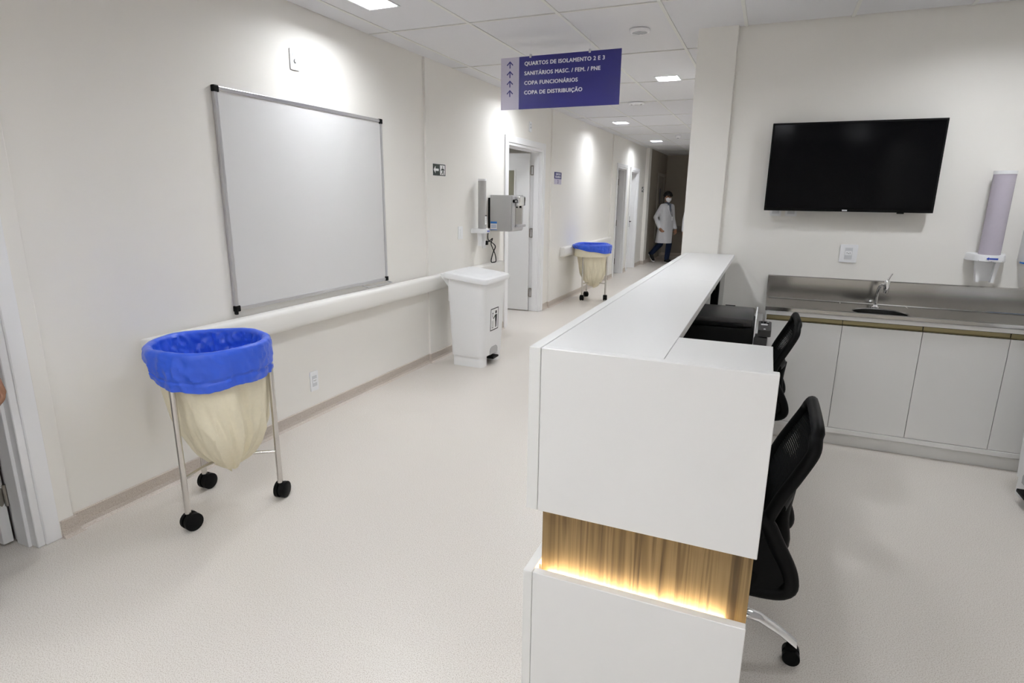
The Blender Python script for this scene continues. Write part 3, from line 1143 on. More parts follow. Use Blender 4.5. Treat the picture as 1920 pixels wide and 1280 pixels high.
def pedal_bin(loc, rotz, label, sticker=True):
    """front towards +x; origin on the floor at the centre"""
    t = thing('pedal_bin', label, 'bin', loc, rotz, group='white pedal bins')
    # body built as side ring lofts, the pedal arch only a plate in shade grey
    b = new_bm()
    lid_z = lambda x: .842 - .10 * (x + .20)
    loft(b, [bin_ring(-.155, .175, -.225, .225, .10, .07, r_back=.03), bin_ring(-.160, .182, -.235, .235, .30, .07, r_back=.03),
             bin_ring(-.170, .195, -.250, .250, .62, .07, r_back=.03), bin_ring(-.178, .205, -.262, .262, lid_z, .07, r_back=.03)])
    # keep the front arch open: remove nothing, the base below is split instead
    body = obj('body', b, BINW, t, smooth=True, local=True)
    # base: two side blocks and a back, leaving the pedal opening at the front
    b = new_bm()
    for s in (-1, 1):
        ya, yb = sorted((s * .085, s * .215))
        rg0 = bin_ring(-.145, .165, ya, yb, .0, .05 if True else .01, r_back=.02)
        rg1 = bin_ring(-.145, .165, ya, yb, .105, .05, r_back=.02)
        loft(b, [rg0, rg1])
    box(b, -.145, -.05, -.10, .10, 0, .105)
    obj('foot', b, BINW, t, smooth=True, local=True)
    # grey plate with the arch's shade in its colour, and the pedal
    b = new_bm()
    F = lambda u, v, w=0.0: Vector((.1775 + w + .036 * (v - .1), u, v))
    poly(b, F, [(-.085, .098), (.085, .098), (.085, .135), (.07, .158), (.045, .17), (-.045, .17), (-.07, .158), (-.085, .135)], -.004, .0015)
    obj('pedal_arch_shade', b, mat('bin arch shade grey', (0.45, 0.45, 0.46), 0.5, var=0.01) if 'bin arch shade grey' not in MATS else MATS['bin arch shade grey'], t, local=True)
    b = new_bm()
    box(b, -.02, .205, -.06, .06, .055, .075, bev=.006, seg=2)
    obj('pedal', b, BLACKP, t, local=True)
    # lid
    b = new_bm()
    def lr(g, dz, r=.07):
        return bin_ring(-.215 - g, .235 + g, -.285 - g, .285 + g, lambda x, dz=dz: .845 - .10 * (x + .20) + dz, r, r_back=.045)
    loft(b, [lr(-.012, -.016), lr(0, -.012), lr(.003, .012), lr(-.004, .030), lr(-.02, .037), lr(-.045, .038), lr(-.052, .034), lr(-.065, .034), lr(-.085, .05), lr(-.13, .054)])
    obj('lid', b, BINW, t, smooth=True, local=True)
    # rear brackets
    for s in (-1, 1):
        b = new_bm()
        F2 = lambda u, v, w=0.0, s=s: Vector((u, s * .235 + w, v))
        poly(b, F2, [(-.16, .74), (-.245, .84), (-.245, .862), (-.15, .85)], -.012, .012)
        obj('hinge_bracket', b, BINW, t, local=True)
    b = new_bm()
    box(b, -.198, -.160, -.20, .20, .60, .78, bev=.006, seg=1)
    obj('back_plate', b, BINW, t, local=True)
    if sticker:
        F3 = lambda u, v, w=0.0: Vector((.1885 + w + .030 * (v - .45), u, v))
        b = new_bm()
        poly(b, F3, rect(-.095, .075, .33, .54), 0, .002)
        st = obj('sticker', b, WHITEINK, t, local=True)
        b = new_bm()
        for a in (rect(-.095, -.087, .33, .54), rect(.067, .075, .33, .54), rect(-.087, .067, .33, .338), rect(-.087, .067, .532, .54)):
            poly(b, F3, a, .002, .003)
        # figure dropping litter into a bin
        for pts in (circ(.022, .498, .016, 12), [(.002, .475), (.045, .475), (.040, .41), (.008, .41)],
                    [(.008, .412), (.023, .412), (.020, .352), (.010, .352)], [(.027, .412), (.040, .412), (.040, .352), (.030, .352)],
                    [(.002, .472), (.004, .458), (-.034, .435), (-.038, .445)], circ(-.048, .492, .009, 8),
                    rect(-.055, -.040, .452, .456), rect(-.06, -.040, .464, .468), rect(-.058, -.044, .474, .478)):
            poly(b, F3, pts, .002, .003)
        for a in (rect(-.062, -.058, .352, .425), rect(-.034, -.030, .352, .425), rect(-.058, -.034, .352, .356)):
            poly(b, F3, a, .002, .003)
        obj('sticker_print', b, BLACKINK, st, local=True)
    return t


pedal_bin((-2.475, 4.945, 0), 0, 'white pedal bin with litter sticker against the left wall')
pedal_bin((1.565, 3.64, 0), PI, 'white pedal bin cut off at the right edge of the picture', sticker=False)

# ------------------------------------------------------------------ laundry carts
def laundry_cart(loc, label, feet, seed, cuff, canvas_cuff=0.0):
    rnd = random.Random(seed)
    t = thing('laundry_cart', label, 'laundry cart', loc, group='laundry hamper carts')
    RR = .258
    ZT = .835
    # ring
    b = new_bm()
    tube(b, [(RR * math.cos(2 * PI * k / 40), RR * math.sin(2 * PI * k / 40), ZT) for k in range(40)], .0125, seg=10, closed=True)
    obj('top_ring', b, STEELTUBE, t, smooth=True, local=True)
    for (fx, fy) in feet:
        b = new_bm()
        cyl(b, (fx, fy, .088), (fx, fy, ZT), .0135, seg=16)
        lg = obj('leg', b, STEELTUBE, t, smooth=True, local=True)
        b = new_bm()
        tube(b, [(fx, fy, .262), (fx * .55, fy * .55, .268), (0, 0, .255)], .0085, seg=8)
        obj('cross_bar', b, STEELTUBE, t, smooth=True, local=True)
        # twin wheel castor
        an = rnd.uniform(-.5, .9)
        ax = Vector((math.cos(an), math.sin(an), 0))
        cc = Vector((fx, fy, .043)) + Vector((-ax.y, ax.x, 0)) * .012
        b = new_bm()
        for s in (-1, 1):
            c0 = cc + ax * s * .008
            c1 = cc + ax * s * .031
            lp = [(c0, .043), (c0.lerp(c1, .85), .043), (c1, .037)]
            cyl(b, c0, c0.lerp(c1, .8), .043, seg=24)
            cyl(b, c0.lerp(c1, .8), c1, .043, .035, seg=24)
        w = obj('castor', b, BLACKP, t, smooth=True, local=True)
        b = new_bm()
        cyl(b, cc - ax * .006, cc + ax * .006, .036, seg=20)
        cyl(b, (fx, fy, .045), (fx, fy, .09), .009, seg=12)
        obj('castor_fork', b, BLACKM, w, smooth=True, local=True)
    # canvas bag
    N = 168
    ph = [rnd.uniform(0, 6.28) for _ in range(8)]

    def crease(a, z, k, off):
        # sharp ridges running diagonally, as in crumpled sheet
        v = 0.0
        for m, w in ((1.0, .6), (2.3, .4)):
            p = Vector((math.cos(a) * k * m, math.sin(a) * k * m, z * k * m * 2.2 + off + a * .8 * math.sin(a)))
            v += w * (1 - abs(noise.noise(p)) * 2.2)
        return v

    def fold(a, s):
        return (.5 * math.sin(3 * a + ph[0]) + .35 * math.sin(5 * a + ph[1] + 2 * s) + .3 * math.sin(8 * a + ph[2] - 3 * s) + .2 * math.sin(13 * a + ph[3] + 5 * s))
    prof = [(.2495, .835), (.246, .77), (.234, .68), (.222, .58), (.212, .49), (.194, .41), (.160, .335), (.116, .275), (.076, .232), (.030, .208), (.0005, .204)]
    b = new_bm()
    rings = []
    prof_s = smooth_path([(r, z, 0) for r, z in prof], 3)
    for i, p in enumerate(prof_s):
        s = min(1, max(0, (.825 - p.y) / .4))
        amp = .028 * s * min(1, p.x / .1)
        ring = []
        for k in range(N):
            a = 2 * PI * k / N
            da = (a - cuff['fold'] + PI) % (2 * PI) - PI
            deep = (-.055 * math.exp(-max(0, da) / .35) * (1 / (1 + math.exp(-da / .025)))) * s * min(1, p.x / .1)
            r = max(.0003, p.x + amp * fold(a, s) * .55 + deep + (crease(a, p.y * .55, 2.0, seed + 9.0) - .45) * .034 * s * min(1, p.x / .1))
            zz = p.y + .018 * s * math.sin(2 * a + ph[4]) + (.03 * math.sin(a + ph[5]) * max(0, s - .6))
            ring.append(Vector((r * math.cos(a) + .024 * s, r * math.sin(a) + .030 * s, zz)))
        rings.append(ring)
    loft(b, rings, cap=False)
    cb = obj('canvas_bag', b, CANVAS, t, smooth=True, local=True)

    def sheet(prof_fn, material, name, th=.002, nz=18):
        b2 = new_bm()
        rings2 = [[prof_fn(2 * PI * k / N, j / (nz - 1)) for k in range(N)] for j in range(nz)]
        loft(b2, rings2, cap=False)
        bmesh.ops.recalc_face_normals(b2, faces=list(b2.faces))
        bmesh.ops.solidify(b2, geom=list(b2.faces), thickness=th)
        return obj(name, b2, material, t, smooth=True, local=True)
    if canvas_cuff:
        def cf(a, s):
            r = .2735 + .003 * s + .0015 * math.sin(9 * a + ph[2]) * s
            return Vector((r * math.cos(a), r * math.sin(a), .845 - (canvas_cuff + .012 * math.sin(a + ph[1])) * s))
        sheet(cf, CANVAS, 'canvas_cuff')

    def low(a):
        da = (a - cuff['high'] + PI) % (2 * PI) - PI
        return cuff['z'] + cuff['rise'] * math.exp(-(da / cuff['w']) ** 2) + .007 * math.sin(3 * a + ph[6]) + .004 * math.sin(7 * a + ph[0])

    def liner(a, s):
        # s 0..1: from inside bottom up over the ring and down outside
        wr = .55 * math.sin(9 * a + ph[1] + 3 * s) + .45 * math.sin(15 * a + ph[2] - 4 * s) + .35 * math.sin(23 * a + ph[3] + 7 * s)
        if s < .5:
            q = s / .5
            z = .64 + (.858 - .64) * q
            r = .190 + .050 * (1 - (1 - q) ** 2.0)
            r += .010 * wr * (1 - q * .75) - .006
            z += .003 * math.sin(4 * a + ph[5]) * q
        elif s < .62:
            q = (s - .5) / .12
            an = PI * q
            r = .2355 + .0190 * (1 - math.cos(an))
            z = .858 + .014 * math.sin(an) + .003 * math.sin(4 * a + ph[5])
            r += .003 * wr
        else:
            q = (s - .62) / .38
            zl = low(a)
            z = .858 + .003 * math.sin(4 * a + ph[5]) * (1 - q) + (zl - .858) * q
            r = (.297 if canvas_cuff else .275) + .005 * math.sin(PI * q) + .005 * wr * (.4 + .6 * q) - .010 * q
            if abs(q - .72) < .03:
                r -= .005
            da = (a - cuff['high'] + PI) % (2 * PI) - PI
            r += cuff['bulge'] * math.exp(-(da / .5) ** 2) * math.sin(PI * min(1, q * 1.2 + .2))
        cr = crease(a, z, 4.4, seed * 1.7)
        if s < .5:
            r += (cr - .45) * .034 * (1 - 1.3 * s) - .016 * (.5 - s) - .001
        else:
            r += (cr - .45) * (.004 if s < .62 else .011)
        return Vector((r * math.cos(a), r * math.sin(a), z))
    sheet(liner, BLUEBAG, 'blue_liner', th=.0015, nz=64)
    b = new_bm()
    rr_ = .108
    lathe(b, [(.0005, .60), (.10, .605), (.16, .62), (.205, .665)], seg=40)
    obj('liner_bottom', b, BLUEBAG, t, smooth=True, local=True)
    return t


c1 = (-2.41, 1.947)
laundry_cart((c1[0], c1[1], 0), 'near laundry cart with blue liner and cream canvas bag below the whiteboard',
             [(-2.372 - c1[0], 1.70 - c1[1]), (-2.211 - c1[0], 2.116 - c1[1]), (-2.652 - c1[0], 2.024 - c1[1])], 3,
             dict(z=.692, rise=.135, high=-2.55, w=.68, bulge=.0, fold=-.30))
c2 = (-2.475, 8.945)
laundry_cart((c2[0], c2[1], 0), 'far laundry cart with blue liner over a cream bag beside the second door',
             [(-2.579 + .02 - c2[0], 8.753 - c2[1]), (-2.234 - c2[0], 8.93 - c2[1]), (-2.598 - c2[0], 9.142 - c2[1])], 11,
             dict(z=.735, rise=.07, high=3.9, w=1.0, bulge=.015, fold=-.2), canvas_cuff=.155)

# ------------------------------------------------------------------ reception counter
CX0, CX1 = -.560, -.207          # long top: outer and inner edge
CY0, CY1, CYR = 1.434, 4.64, 1.727
RX1 = .046
ZT = 1.16
ZU, ZL = .678, .473
t = thing('reception_counter', 'long white reception counter with lit walnut groove', 'counter', (-.3, 1.434, 0))
LIP = .026
# tops
for (y0, y1) in ((CY0 + .030, 3.028), (3.031, CY1)):
    b = new_bm()
    x1 = CX1
    box(b, CX0 + .035, x1, y0, y1, ZT - .026, ZT - .0005, bev=.0012, seg=1)
    obj('top_panel', b, LAM, t)
b = new_bm()
box(b, CX1 + .0004, RX1, CY0 + .030, CYR, ZT - .026, ZT - .0008, bev=.0012, seg=1)
obj('return_top', b, LAM, t)
# outer long panel (upper), its top edge makes the strip along the corridor side
for (y0, y1) in ((CY0, 3.028), (3.031, CY1)):
    b = new_bm()
    box(b, CX0, CX0 + .0335, y0, y1, ZU, ZT, bev=.0015, seg=1)
    obj('side_panel_upper', b, LAMEDGE, t)
b = new_bm()
box(b, CX0 + .0348, .060, CY0, CY0 + .0285, ZU, ZT, bev=.0018, seg=1)
obj('front_panel_upper', b, LAM, t)
# underside of the upper boxes
b = new_bm()
box(b, CX0 + .034, CX0 + .12, CY0 + .03, CY1, ZU + .002, ZU + .02)
box(b, CX0 + .12, RX1, CY0 + .03, CY0 + .10, ZU + .002, ZU + .02)
obj('soffit', b, LAMEDGE, t)
# walnut band, recessed
WREC = .060
b = new_bm()
box(b, CX0 + .044, RX1 + .008, CY0 + WREC, CY0 + WREC + .018, ZL - .06, ZU + .002)
obj('walnut_panel', b, WOOD, t)
b = new_bm()
box(b, CX0 + .030, CX0 + .0435, CY0 + WREC + .001, CY1, ZL - .06, ZU + .002)
obj('walnut_panel', b, WOOD, t)
# lower boxes with the lip in front of the groove
b = new_bm()
box(b, CX0 - .006, CX0 + .022, CY0, CY1, 0.0, ZL, bev=.0015, seg=1)
obj('side_panel_lower', b, LAMEDGE, t)
b = new_bm()
box(b, CX0 + .0235, RX1 + .008, CY0, CY0 + LIP, 0.0, ZL, bev=.0015, seg=1)
obj('front_panel_lower', b, LAM, t)
b = new_bm()
box(b, CX0 + .02, RX1 + .006, CY0 + LIP, CY0 + WREC, ZL - .055, ZL - .04)
obj('groove_floor', b, LAMEDGE, t)
b = new_bm()
box(b, CX0 + .05, .0, CY0 + WREC - .012, CY0 + WREC - .003, ZL - .031, ZL - .026)
obj('led_strip', b, LEDM, t)
b = new_bm()
box(b, CX0 + .0225, CX0 + .0295, CY0 + .09, CY1 - .05, ZL - .031, ZL - .026)
obj('led_strip', b, LEDM, t)
# inner structure: return end panel, rear faces, worktop behind the ledge
b = new_bm()
box(b, RX1 - .022, RX1, CY0 + WREC + .02, CYR - .03, 0, ZT - .027)
obj('end_panel', b, LAM, t)
b = new_bm()
box(b, CX0 + .045, RX1 - .022, CY0 + WREC + .02, CY0 + WREC + .038, 0, ZT - .027)
obj('inner_panel', b, LAM, t)
b = new_bm()
box(b, CX0 + .045, CX0 + .063, CYR, CY1, 0, ZT - .027)
obj('inner_panel', b, LAM, t)
b = new_bm()
box(b, CX0 + .064, .03, CYR + .24, CY1, .715, .74, bev=.0015, seg=1)
obj('desk_top', b, LAM, t)
for y in (3.03, CY1 - .03):
    b = new_bm()
    box(b, CX0 + .064, -.05, y, y + .02, 0, .715)
    obj('desk_support', b, LAM, t)
# ------------------------------------------------------------------ printer, monitor
prx0, prx1, pry0, pry1 = -.46, .0, 2.955, 3.345
t = thing('printer', 'black and white laser printer behind the counter ledge', 'printer', ((prx0 + prx1) / 2, (pry0 + pry1) / 2, .7405))
b = new_bm()
box(b, prx0, prx1 - .012, pry0, pry1, .7405, .955, bev=.012, seg=2)
obj('body', b, BLACKP, t, smooth=True)
b = new_bm()
box(b, prx0 + .01, prx1 - .02, pry0 + .02, pry1 - .004, .955, .997, bev=.01, seg=2)
tp = obj('top_cover', b, DARKG, t, smooth=True)
b = new_bm()
box(b, prx0 + .06, prx1 - .06, pry0 + .005, pry0 + .12, .955, .972, bev=.004, seg=1)
obj('paper_tray', b, BLACKP, tp)
b = new_bm()
box(b, -.17, -.12, pry1 - .012, pry1 + .002, .985, .999)
obj('latch', b, BLACKM, tp)
b = new_bm()
F = lambda u, v, w=0.0: Vector((prx1 - .012 + w, u, v))
poly(b, F, [(pry0, .745), (pry0 + .012, .745), (pry0 + .012, .945), (pry0 + .05, .985), (pry1, .99), (pry1, .999), (pry0 + .03, .999), (pry0, .955)], 0, .006)
obj('side_trim', b, WHITEP, t)
b = new_bm()
F = lambda u, v, w=0.0: Vector((u, pry0 + v, .965 + w + .12 * v))
poly(b, F, rrect(prx1 + .004, prx1 + .062, -.035, .11, .012), -.03, 0)
cp = obj('control_panel', b, DARKG, t, smooth=True)
b = new_bm()
poly(b, F, rect(prx1 + .016, prx1 + .045, .045, .062), 0, .002)
obj('display', b, GREYP, cp)
for k in range(6):
    b = new_bm()
    poly(b, F, circ(prx1 + .018 + (k % 3) * .014, .078 + (k // 3) * .014, .0045, 10), 0, .003)
    obj('button', b, ALU if k == 5 else BLACKM, cp)
b = new_bm()
poly(b, F, circ(prx1 + .033, -.015, .005, 10), 0, .002)
obj('button', b, GREYP, cp)
b = new_bm()
box(b, prx1 - .01, prx1 + .05, pry0 - .02, pry0 + .07, .76, .925, bev=.01, seg=2)
obj('front_door', b, DARKG, t, smooth=True)

t = thing('computer_monitor', 'black computer monitor standing edge-on at the counter end', 'monitor', (-.30, 4.05, .7405))
b = new_bm()
box(b, -.262, -.240, 3.80, 4.28, .83, 1.11, bev=.004, seg=1)
obj('casing', b, BLACKP, t)
b = new_bm()
box(b, -.240, -.2385, 3.815, 4.265, .85, 1.095)
obj('screen', b, SCREEN, t)
b = new_bm()
box(b, -.30, -.262, 4.0, 4.08, .75, .98, bev=.004, seg=1)
obj('stand', b, BLACKP, t)
b = new_bm()
box(b, -.38, -.20, 3.93, 4.15, .7405, .752, bev=.004, seg=1)
obj('base', b, BLACKP, t)
t = thing('desk_phone', 'small black desk telephone beside the computer monitor', 'telephone', (-.24, 3.62, .7405))
b = new_bm()
F = lambda u, v, w=0.0: Vector((u, 3.52 + w, v))
poly(b, F, [(-.36, .7405), (-.16, .7405), (-.16, .765), (-.32, .83), (-.36, .83)], 0, .2)
obj('body', b, BLACKP, t)
b = new_bm()
tube(b, [(-.29, 3.535, .85), (-.28, 3.56, .868), (-.28, 3.66, .868), (-.29, 3.70, .85)], .018, seg=10)
obj('handset', b, BLACKM, t, smooth=True)

# ------------------------------------------------------------------ office chairs
def office_chair(loc, rotz, label):
    """faces -x; origin on the floor under the seat column"""
    t = thing('office_chair', label, 'chair', loc, rotz, group='black mesh-back office chairs')
    # star base
    for k in range(5):
        a = 2 * PI * k / 5
        d = Vector((math.cos(a), math.sin(a), 0))
        b = new_bm()
        prof = [(0.02, .150, .030, .020), (.10, .150, .026, .018), (.18, .140, .024, .016), (.25, .108, .024, .014), (.305, .072, .024, .012)]
        rings = []
        side = Vector((-d.y, d.x, 0))
        for rr, z, w, h in prof:
            c = d * rr + Vector((0, 0, z))
            rings.append([c + side * (w * math.cos(2 * PI * q / 12)) + Vector((0, 0, 1)) * (h * math.sin(2 * PI * q / 12)) for q in range(12)])
        loft(b, rings)
        obj('base_arm', b, CHROME, t, smooth=True, local=True)
        cc = d * .292 + Vector((0, 0, .028))
        b = new_bm()
        for s in (-1, 1):
            cyl(b, cc + side * s * .005, cc + side * s * .026, .028, seg=20)
        w = obj('castor', b, BLACKP, t, smooth=True, local=True)
        b = new_bm()
        cyl(b, cc - side * .02, cc + side * .02, .020, seg=16)
        box(b, cc.x - .018, cc.x + .018, cc.y - .018, cc.y + .018, .04, .066, bev=.006, seg=1)
        obj('castor_hood', b, BLACKP, w, smooth=True, local=True)
    b = new_bm()
    cyl(b, (0, 0, .12), (0, 0, .22), .034, .030, seg=20)
    cyl(b, (0, 0, .22), (0, 0, .36), .022, seg=18)
    obj('gas_column', b, BLACKP, t, smooth=True, local=True)
    b = new_bm()
    box(b, -.12, .14, -.09, .09, .345, .385, bev=.01, seg=2)
    obj('mechanism', b, BLACKP, t, smooth=True, local=True)
    # seat cushion
    b = new_bm()
    def sr(g, z):
        return [Vector((x, y, z + .012 * math.cos(3 * x))) for x, y in rrect(-.29 + g, .18 - g, -.225 + g, .225 - g, .075, 6)]
    loft(b, [sr(.02, .375), sr(.0, .390), sr(-.004, .425), sr(.006, .450), sr(.03, .462), sr(.07, .466)])
    obj('seat', b, MESHB, t, smooth=True, local=True)
    # backrest: curved frame loop and mesh sheet
    prof = smooth_path([(.135, .50), (.142, .56), (.158, .63), (.184, .705), (.222, .785), (.252, .85), (.258, .885)], 5)
    pf = [(p.x, p.y) for p in prof]
    n = len(pf)

    def halfw(s):
        return (.165 + .052 * math.sin(PI * (.1 + .75 * s))) * (1 - .14 * (max(0, s - .8) / .2) ** 2)
    edge = []
    for i, (x, z) in enumerate(pf):
        s = i / (n - 1)
        edge.append((x, halfw(s), z))
    loop = [(x, w, z) for x, w, z in edge]
    top = [(pf[-1][0] + .004, halfw(1) * f, pf[-1][1] + g) for f, g in ((.94, .011), (.82, .018), (.5, .021), (0, .022), (-.5, .021), (-.82, .018), (-.94, .011))]
    loop += top + [(x, -w, z) for x, w, z in edge[::-1]]
    loop += [(pf[0][0] - .004, wv, pf[0][1] - .012) for wv in (-halfw(0) * .6, 0, halfw(0) * .6)]
    b = new_bm()
    tube(b, loop, .0185, seg=12, closed=True)
    fr = obj('back_frame', b, BLACKP, t, smooth=True, local=True)
    # horizontal mesh strands
    b = new_bm()
    m = 66
    for k in range(m):
        s = (k + .5) / m
        f = s * (n - 1)
        i = min(int(f), n - 2)
        q = f - i
        x = pf[i][0] * (1 - q) + pf[i + 1][0] * q
        z = pf[i][1] * (1 - q) + pf[i + 1][1] * q
        hw = halfw(s)
        pts = [(x + .022 * (1 - (u / 4 - 1) ** 2), hw * (u / 4 - 1), z) for u in range(9)]
        tube(b, pts, .0031, seg=4)
    ms = obj('back_mesh', b, MESHB, t, smooth=True, local=True)
    ms['kind'] = 'stuff'
    # lumbar bar and back bracket
    b = new_bm()
    tube(b, [(.19, -.19, .66), (.215, -.08, .655), (.218, 0, .655), (.215, .08, .655), (.19, .19, .66)], .014, seg=10)
    obj('lumbar_bar', b, BLACKP, t, smooth=True, local=True)
    b = new_bm()
    tube(b, smooth_path([(.08, 0, .365), (.17, 0, .375), (.215, 0, .44), (.205, 0, .54), (.215, 0, .655)], 4), .026, seg=10)
    obj('back_bracket', b, BLACKP, t, smooth=True, local=True)
    for s in (-1, 1):
        b = new_bm()
        y = s * .205
        lp = smooth_path([(.02, y * .9, .372), (.16, y * .97, .378), (.232, y, .40), (.236, y, .455), (.19, y * 1.03, .55), (.14, y * 1.06, .63), (.04, y * 1.1, .655), (-.14, y * 1.12, .655), (-.20, y * 1.12, .645), (-.205, y * 1.1, .60), (-.12, y * 1.02, .47), (-.05, y * .92, .38)], 5)
        tube(b, lp, .024, seg=10)
        Fp = lambda u, v, w=0.0, y=y: Vector((u, y + w, v))
        poly(b, Fp, [(-.06, .375), (.02, .372), (.195, .385), (.225, .44), (.205, .50), (.15, .61), (.08, .64), (-.15, .64), (-.18, .60)], -.012, .012)
        obj('armrest', b, BLACKP, t, smooth=True, local=True)
    return t


office_chair((-.068, 1.965, 0), 0.0, 'nearest black mesh office chair with chrome base at the counter return')
office_chair((-.062, 3.60, 0), 0.02, 'farther black mesh office chair between printer and white cabinets')

# ------------------------------------------------------------------ sink cabinet, worktop, tap
KX0, KX1, KY = .045, 1.835, 4.11
t = thing('base_cabinet', 'white base cabinet with flush doors under the steel worktop', 'cabinet', ((KX0 + KX1) / 2, 4.4, 0))
b = new_bm()
box(b, KX0, KX0 + .018, KY + .02, YBACK - .01, .10, .838)
box(b, KX1 - .018, KX1, KY + .02, YBACK - .01, .10, .838)
box(b, KX0 + .018, KX1 - .018, YBACK - .016, YBACK - .01, .10, .838)
box(b, KX0 + .018, KX1 - .018, KY + .022, YBACK - .016, .10, .118)
obj('carcass', b, CABW, t)
b = new_bm()
box(b, KX0, KX1, KY - .014, KY + .02, .834, .8595)
obj('top_rail', b, CABW, t)
b = new_bm()
box(b, KX0, KX1, KY - .002, KY + .02, .090, .121, bev=.0015, seg=1)
obj('bottom_rail', b, CABW, t)
b = new_bm()
box(b, KX0 + .005, KX1, KY + .035, YBACK - .01, 0, .10)
obj('plinth', b, CABW, t)
gaps = [KX0 + .005, .4875, .911, 1.334, KX1 - .002]
for i in range(4):
    x0, x1 = gaps[i] + .0015, gaps[i + 1] - .0015
    b = new_bm()
    box(b, x0, x1, KY, KY + .018, .124, .796, bev=.001, seg=1)
    d = obj('door', b, CABW, t)
    b = new_bm()
    F = lambda u, v, w=0.0, x0=x0: Vector((x0 + w, KY + u, v))
    poly(b, F, [(0.001, .7995), (.004, .802), (.014, .805), (.0165, .829), (.018, .829), (.018, .7995)], 0, x1 - x0)
    obj('handle_channel', b, GOLD, d)
b = new_bm()
for x in (gaps[1], gaps[2], gaps[3]):
    box(b, x - .001, x + .001, KY + .010, KY + .0205, .124, .834)
box(b, KX0 + .004, KX1, KY + .0188, KY + .0205, .797, .838)
box(b, KX0 + .004, KX1, KY + .003, KY + .0195, .829, .834)
box(b, KX0 + .004, KX1, KY + .001, KY + .0185, .7965, .7995)
obj('joint_shadow', b, BLACKM, t)
b = new_bm()
box(b, KX0, KX0 + .0045, KY, KY + .02, .10, .84)
obj('side_panel', b, CABW, t)

# stainless worktop with sunken bowl and upstand
TX0, TX1 = .036, XR - .003
ZW = .860
sc_ = (.712, 4.335)
SR = .155
t = thing('steel_worktop', 'stainless steel worktop with round sink and tall upstand', 'worktop', ((TX0 + TX1) / 2, 4.4, ZW))
b = new_bm()
# flat deck with a round hole: fan of quads between circle and rectangle
N = 48
circ_v = [b.verts.new((sc_[0] + SR * math.cos(2 * PI * k / N), sc_[1] + SR * math.sin(2 * PI * k / N), ZW)) for k in range(N)]
rx0, rx1, ry0, ry1 = sc_[0] - .2, sc_[0] + .2, 4.108, YBACK - .02
rv = []
for k in range(N):
    a = 2 * PI * k / N
    dx, dy = math.cos(a), math.sin(a)
    s = min(((rx1 if dx > 0 else rx0) - sc_[0]) / dx if abs(dx) > 1e-6 else 9, ((ry1 if dy > 0 else ry0) - sc_[1]) / dy if abs(dy) > 1e-6 else 9)
    rv.append(b.verts.new((sc_[0] + dx * s, sc_[1] + dy * s, ZW)))
for k in range(N):
    l = (k + 1) % N
    b.faces.new((circ_v[k], circ_v[l], rv[l], rv[k]))
# corner fills of the square hole
for cx, cy in ((rx0, ry0), (rx1, ry0), (rx1, ry1), (rx0, ry1)):
    best = sorted(range(N), key=lambda k: (rv[k].co.x - cx) ** 2 + (rv[k].co.y - cy) ** 2)[:2]
    cv = b.verts.new((cx, cy, ZW))
    try:
        b.faces.new((rv[best[0]], rv[best[1]], cv))
    except ValueError:
        pass
for x0, x1 in ((TX0 + .012, rx0), (rx1, TX1)):
    q = [b.verts.new(p) for p in ((x0, ry0, ZW), (x1, ry0, ZW), (x1, ry1, ZW), (x0, ry1, ZW))]
    b.faces.new(q)
obj('deck', b, STEEL, t)
b = new_bm()
loft(b, [[Vector((x, 4.088, .863)), Vector((x, 4.088, .884)), Vector((x, 4.094, .888)), Vector((x, 4.100, .886)), Vector((x, 4.112, .8605)), Vector((x, 4.112, .858))] for x in (TX0, TX1)])
obj('front_lip', b, STEEL, t)
b = new_bm()
box(b, TX0, TX0 + .014, 4.10, YBACK - .02, .857, .884, bev=.003, seg=2)
obj('side_lip', b, STEEL, t)
b = new_bm()
loft(b, [[Vector((x, YBACK - .002, .857)), Vector((x, YBACK - .002, 1.024)), Vector((x, YBACK - .020, 1.024)), Vector((x, YBACK - .022, 1.018)), Vector((x, YBACK - .022, .866)), Vector((x, YBACK - .027, .8605)), Vector((x, YBACK - .027, .857))] for x in (TX0, TX1)])
obj('upstand', b, STEEL, t)
b = new_bm()
lathe(b, [(SR + .008, ZW + .0006), (SR + .002, ZW + .002), (SR - .004, ZW - .004), (SR - .005, ZW - .06), (SR - .012, ZW - .13), (SR - .05, ZW - .165), (.02, ZW - .17), (.0005, ZW - .17)], c=sc_, seg=48)
obj('sink_bowl', b, STEELSINK, t, smooth=True)
b = new_bm()
lathe(b, [(.03, ZW - .169), (.028, ZW - .166), (.001, ZW - .167)], c=sc_, seg=20)
obj('drain', b, CHROME, t, smooth=True)

fx, fy = .712, 4.535
t = thing('sink_tap', 'chrome lever tap rising behind the round sink', 'tap', (fx, fy, ZW))
b = new_bm()
lathe(b, [(.0005, ZW + .0005), (.027, ZW + .0005), (.027, ZW + .006), (.017, ZW + .012), (.014, ZW + .02), (.0005, ZW + .02)], c=(fx, fy), seg=24)
obj('base', b, CHROME, t, smooth=True)
b = new_bm()
tube(b, smooth_path([(fx, fy, ZW + .015), (fx + .001, fy, ZW + .09), (fx + .006, fy - .01, ZW + .135), (fx + .018, fy - .035, ZW + .16), (fx + .03, fy - .07, ZW + .16)], 6), .0095, seg=14)
obj('spout', b, CHROME, t, smooth=True)
hx, hy = fx + .034, fy - .08
b = new_bm()
lathe(b, [(.0005, ZW + .112), (.013, ZW + .112), (.0145, ZW + .118), (.0165, ZW + .14), (.0165, ZW + .19), (.014, ZW + .195), (.0005, ZW + .195)], c=(hx, hy), seg=22)
obj('head', b, CHROME, t, smooth=True)
b = new_bm()
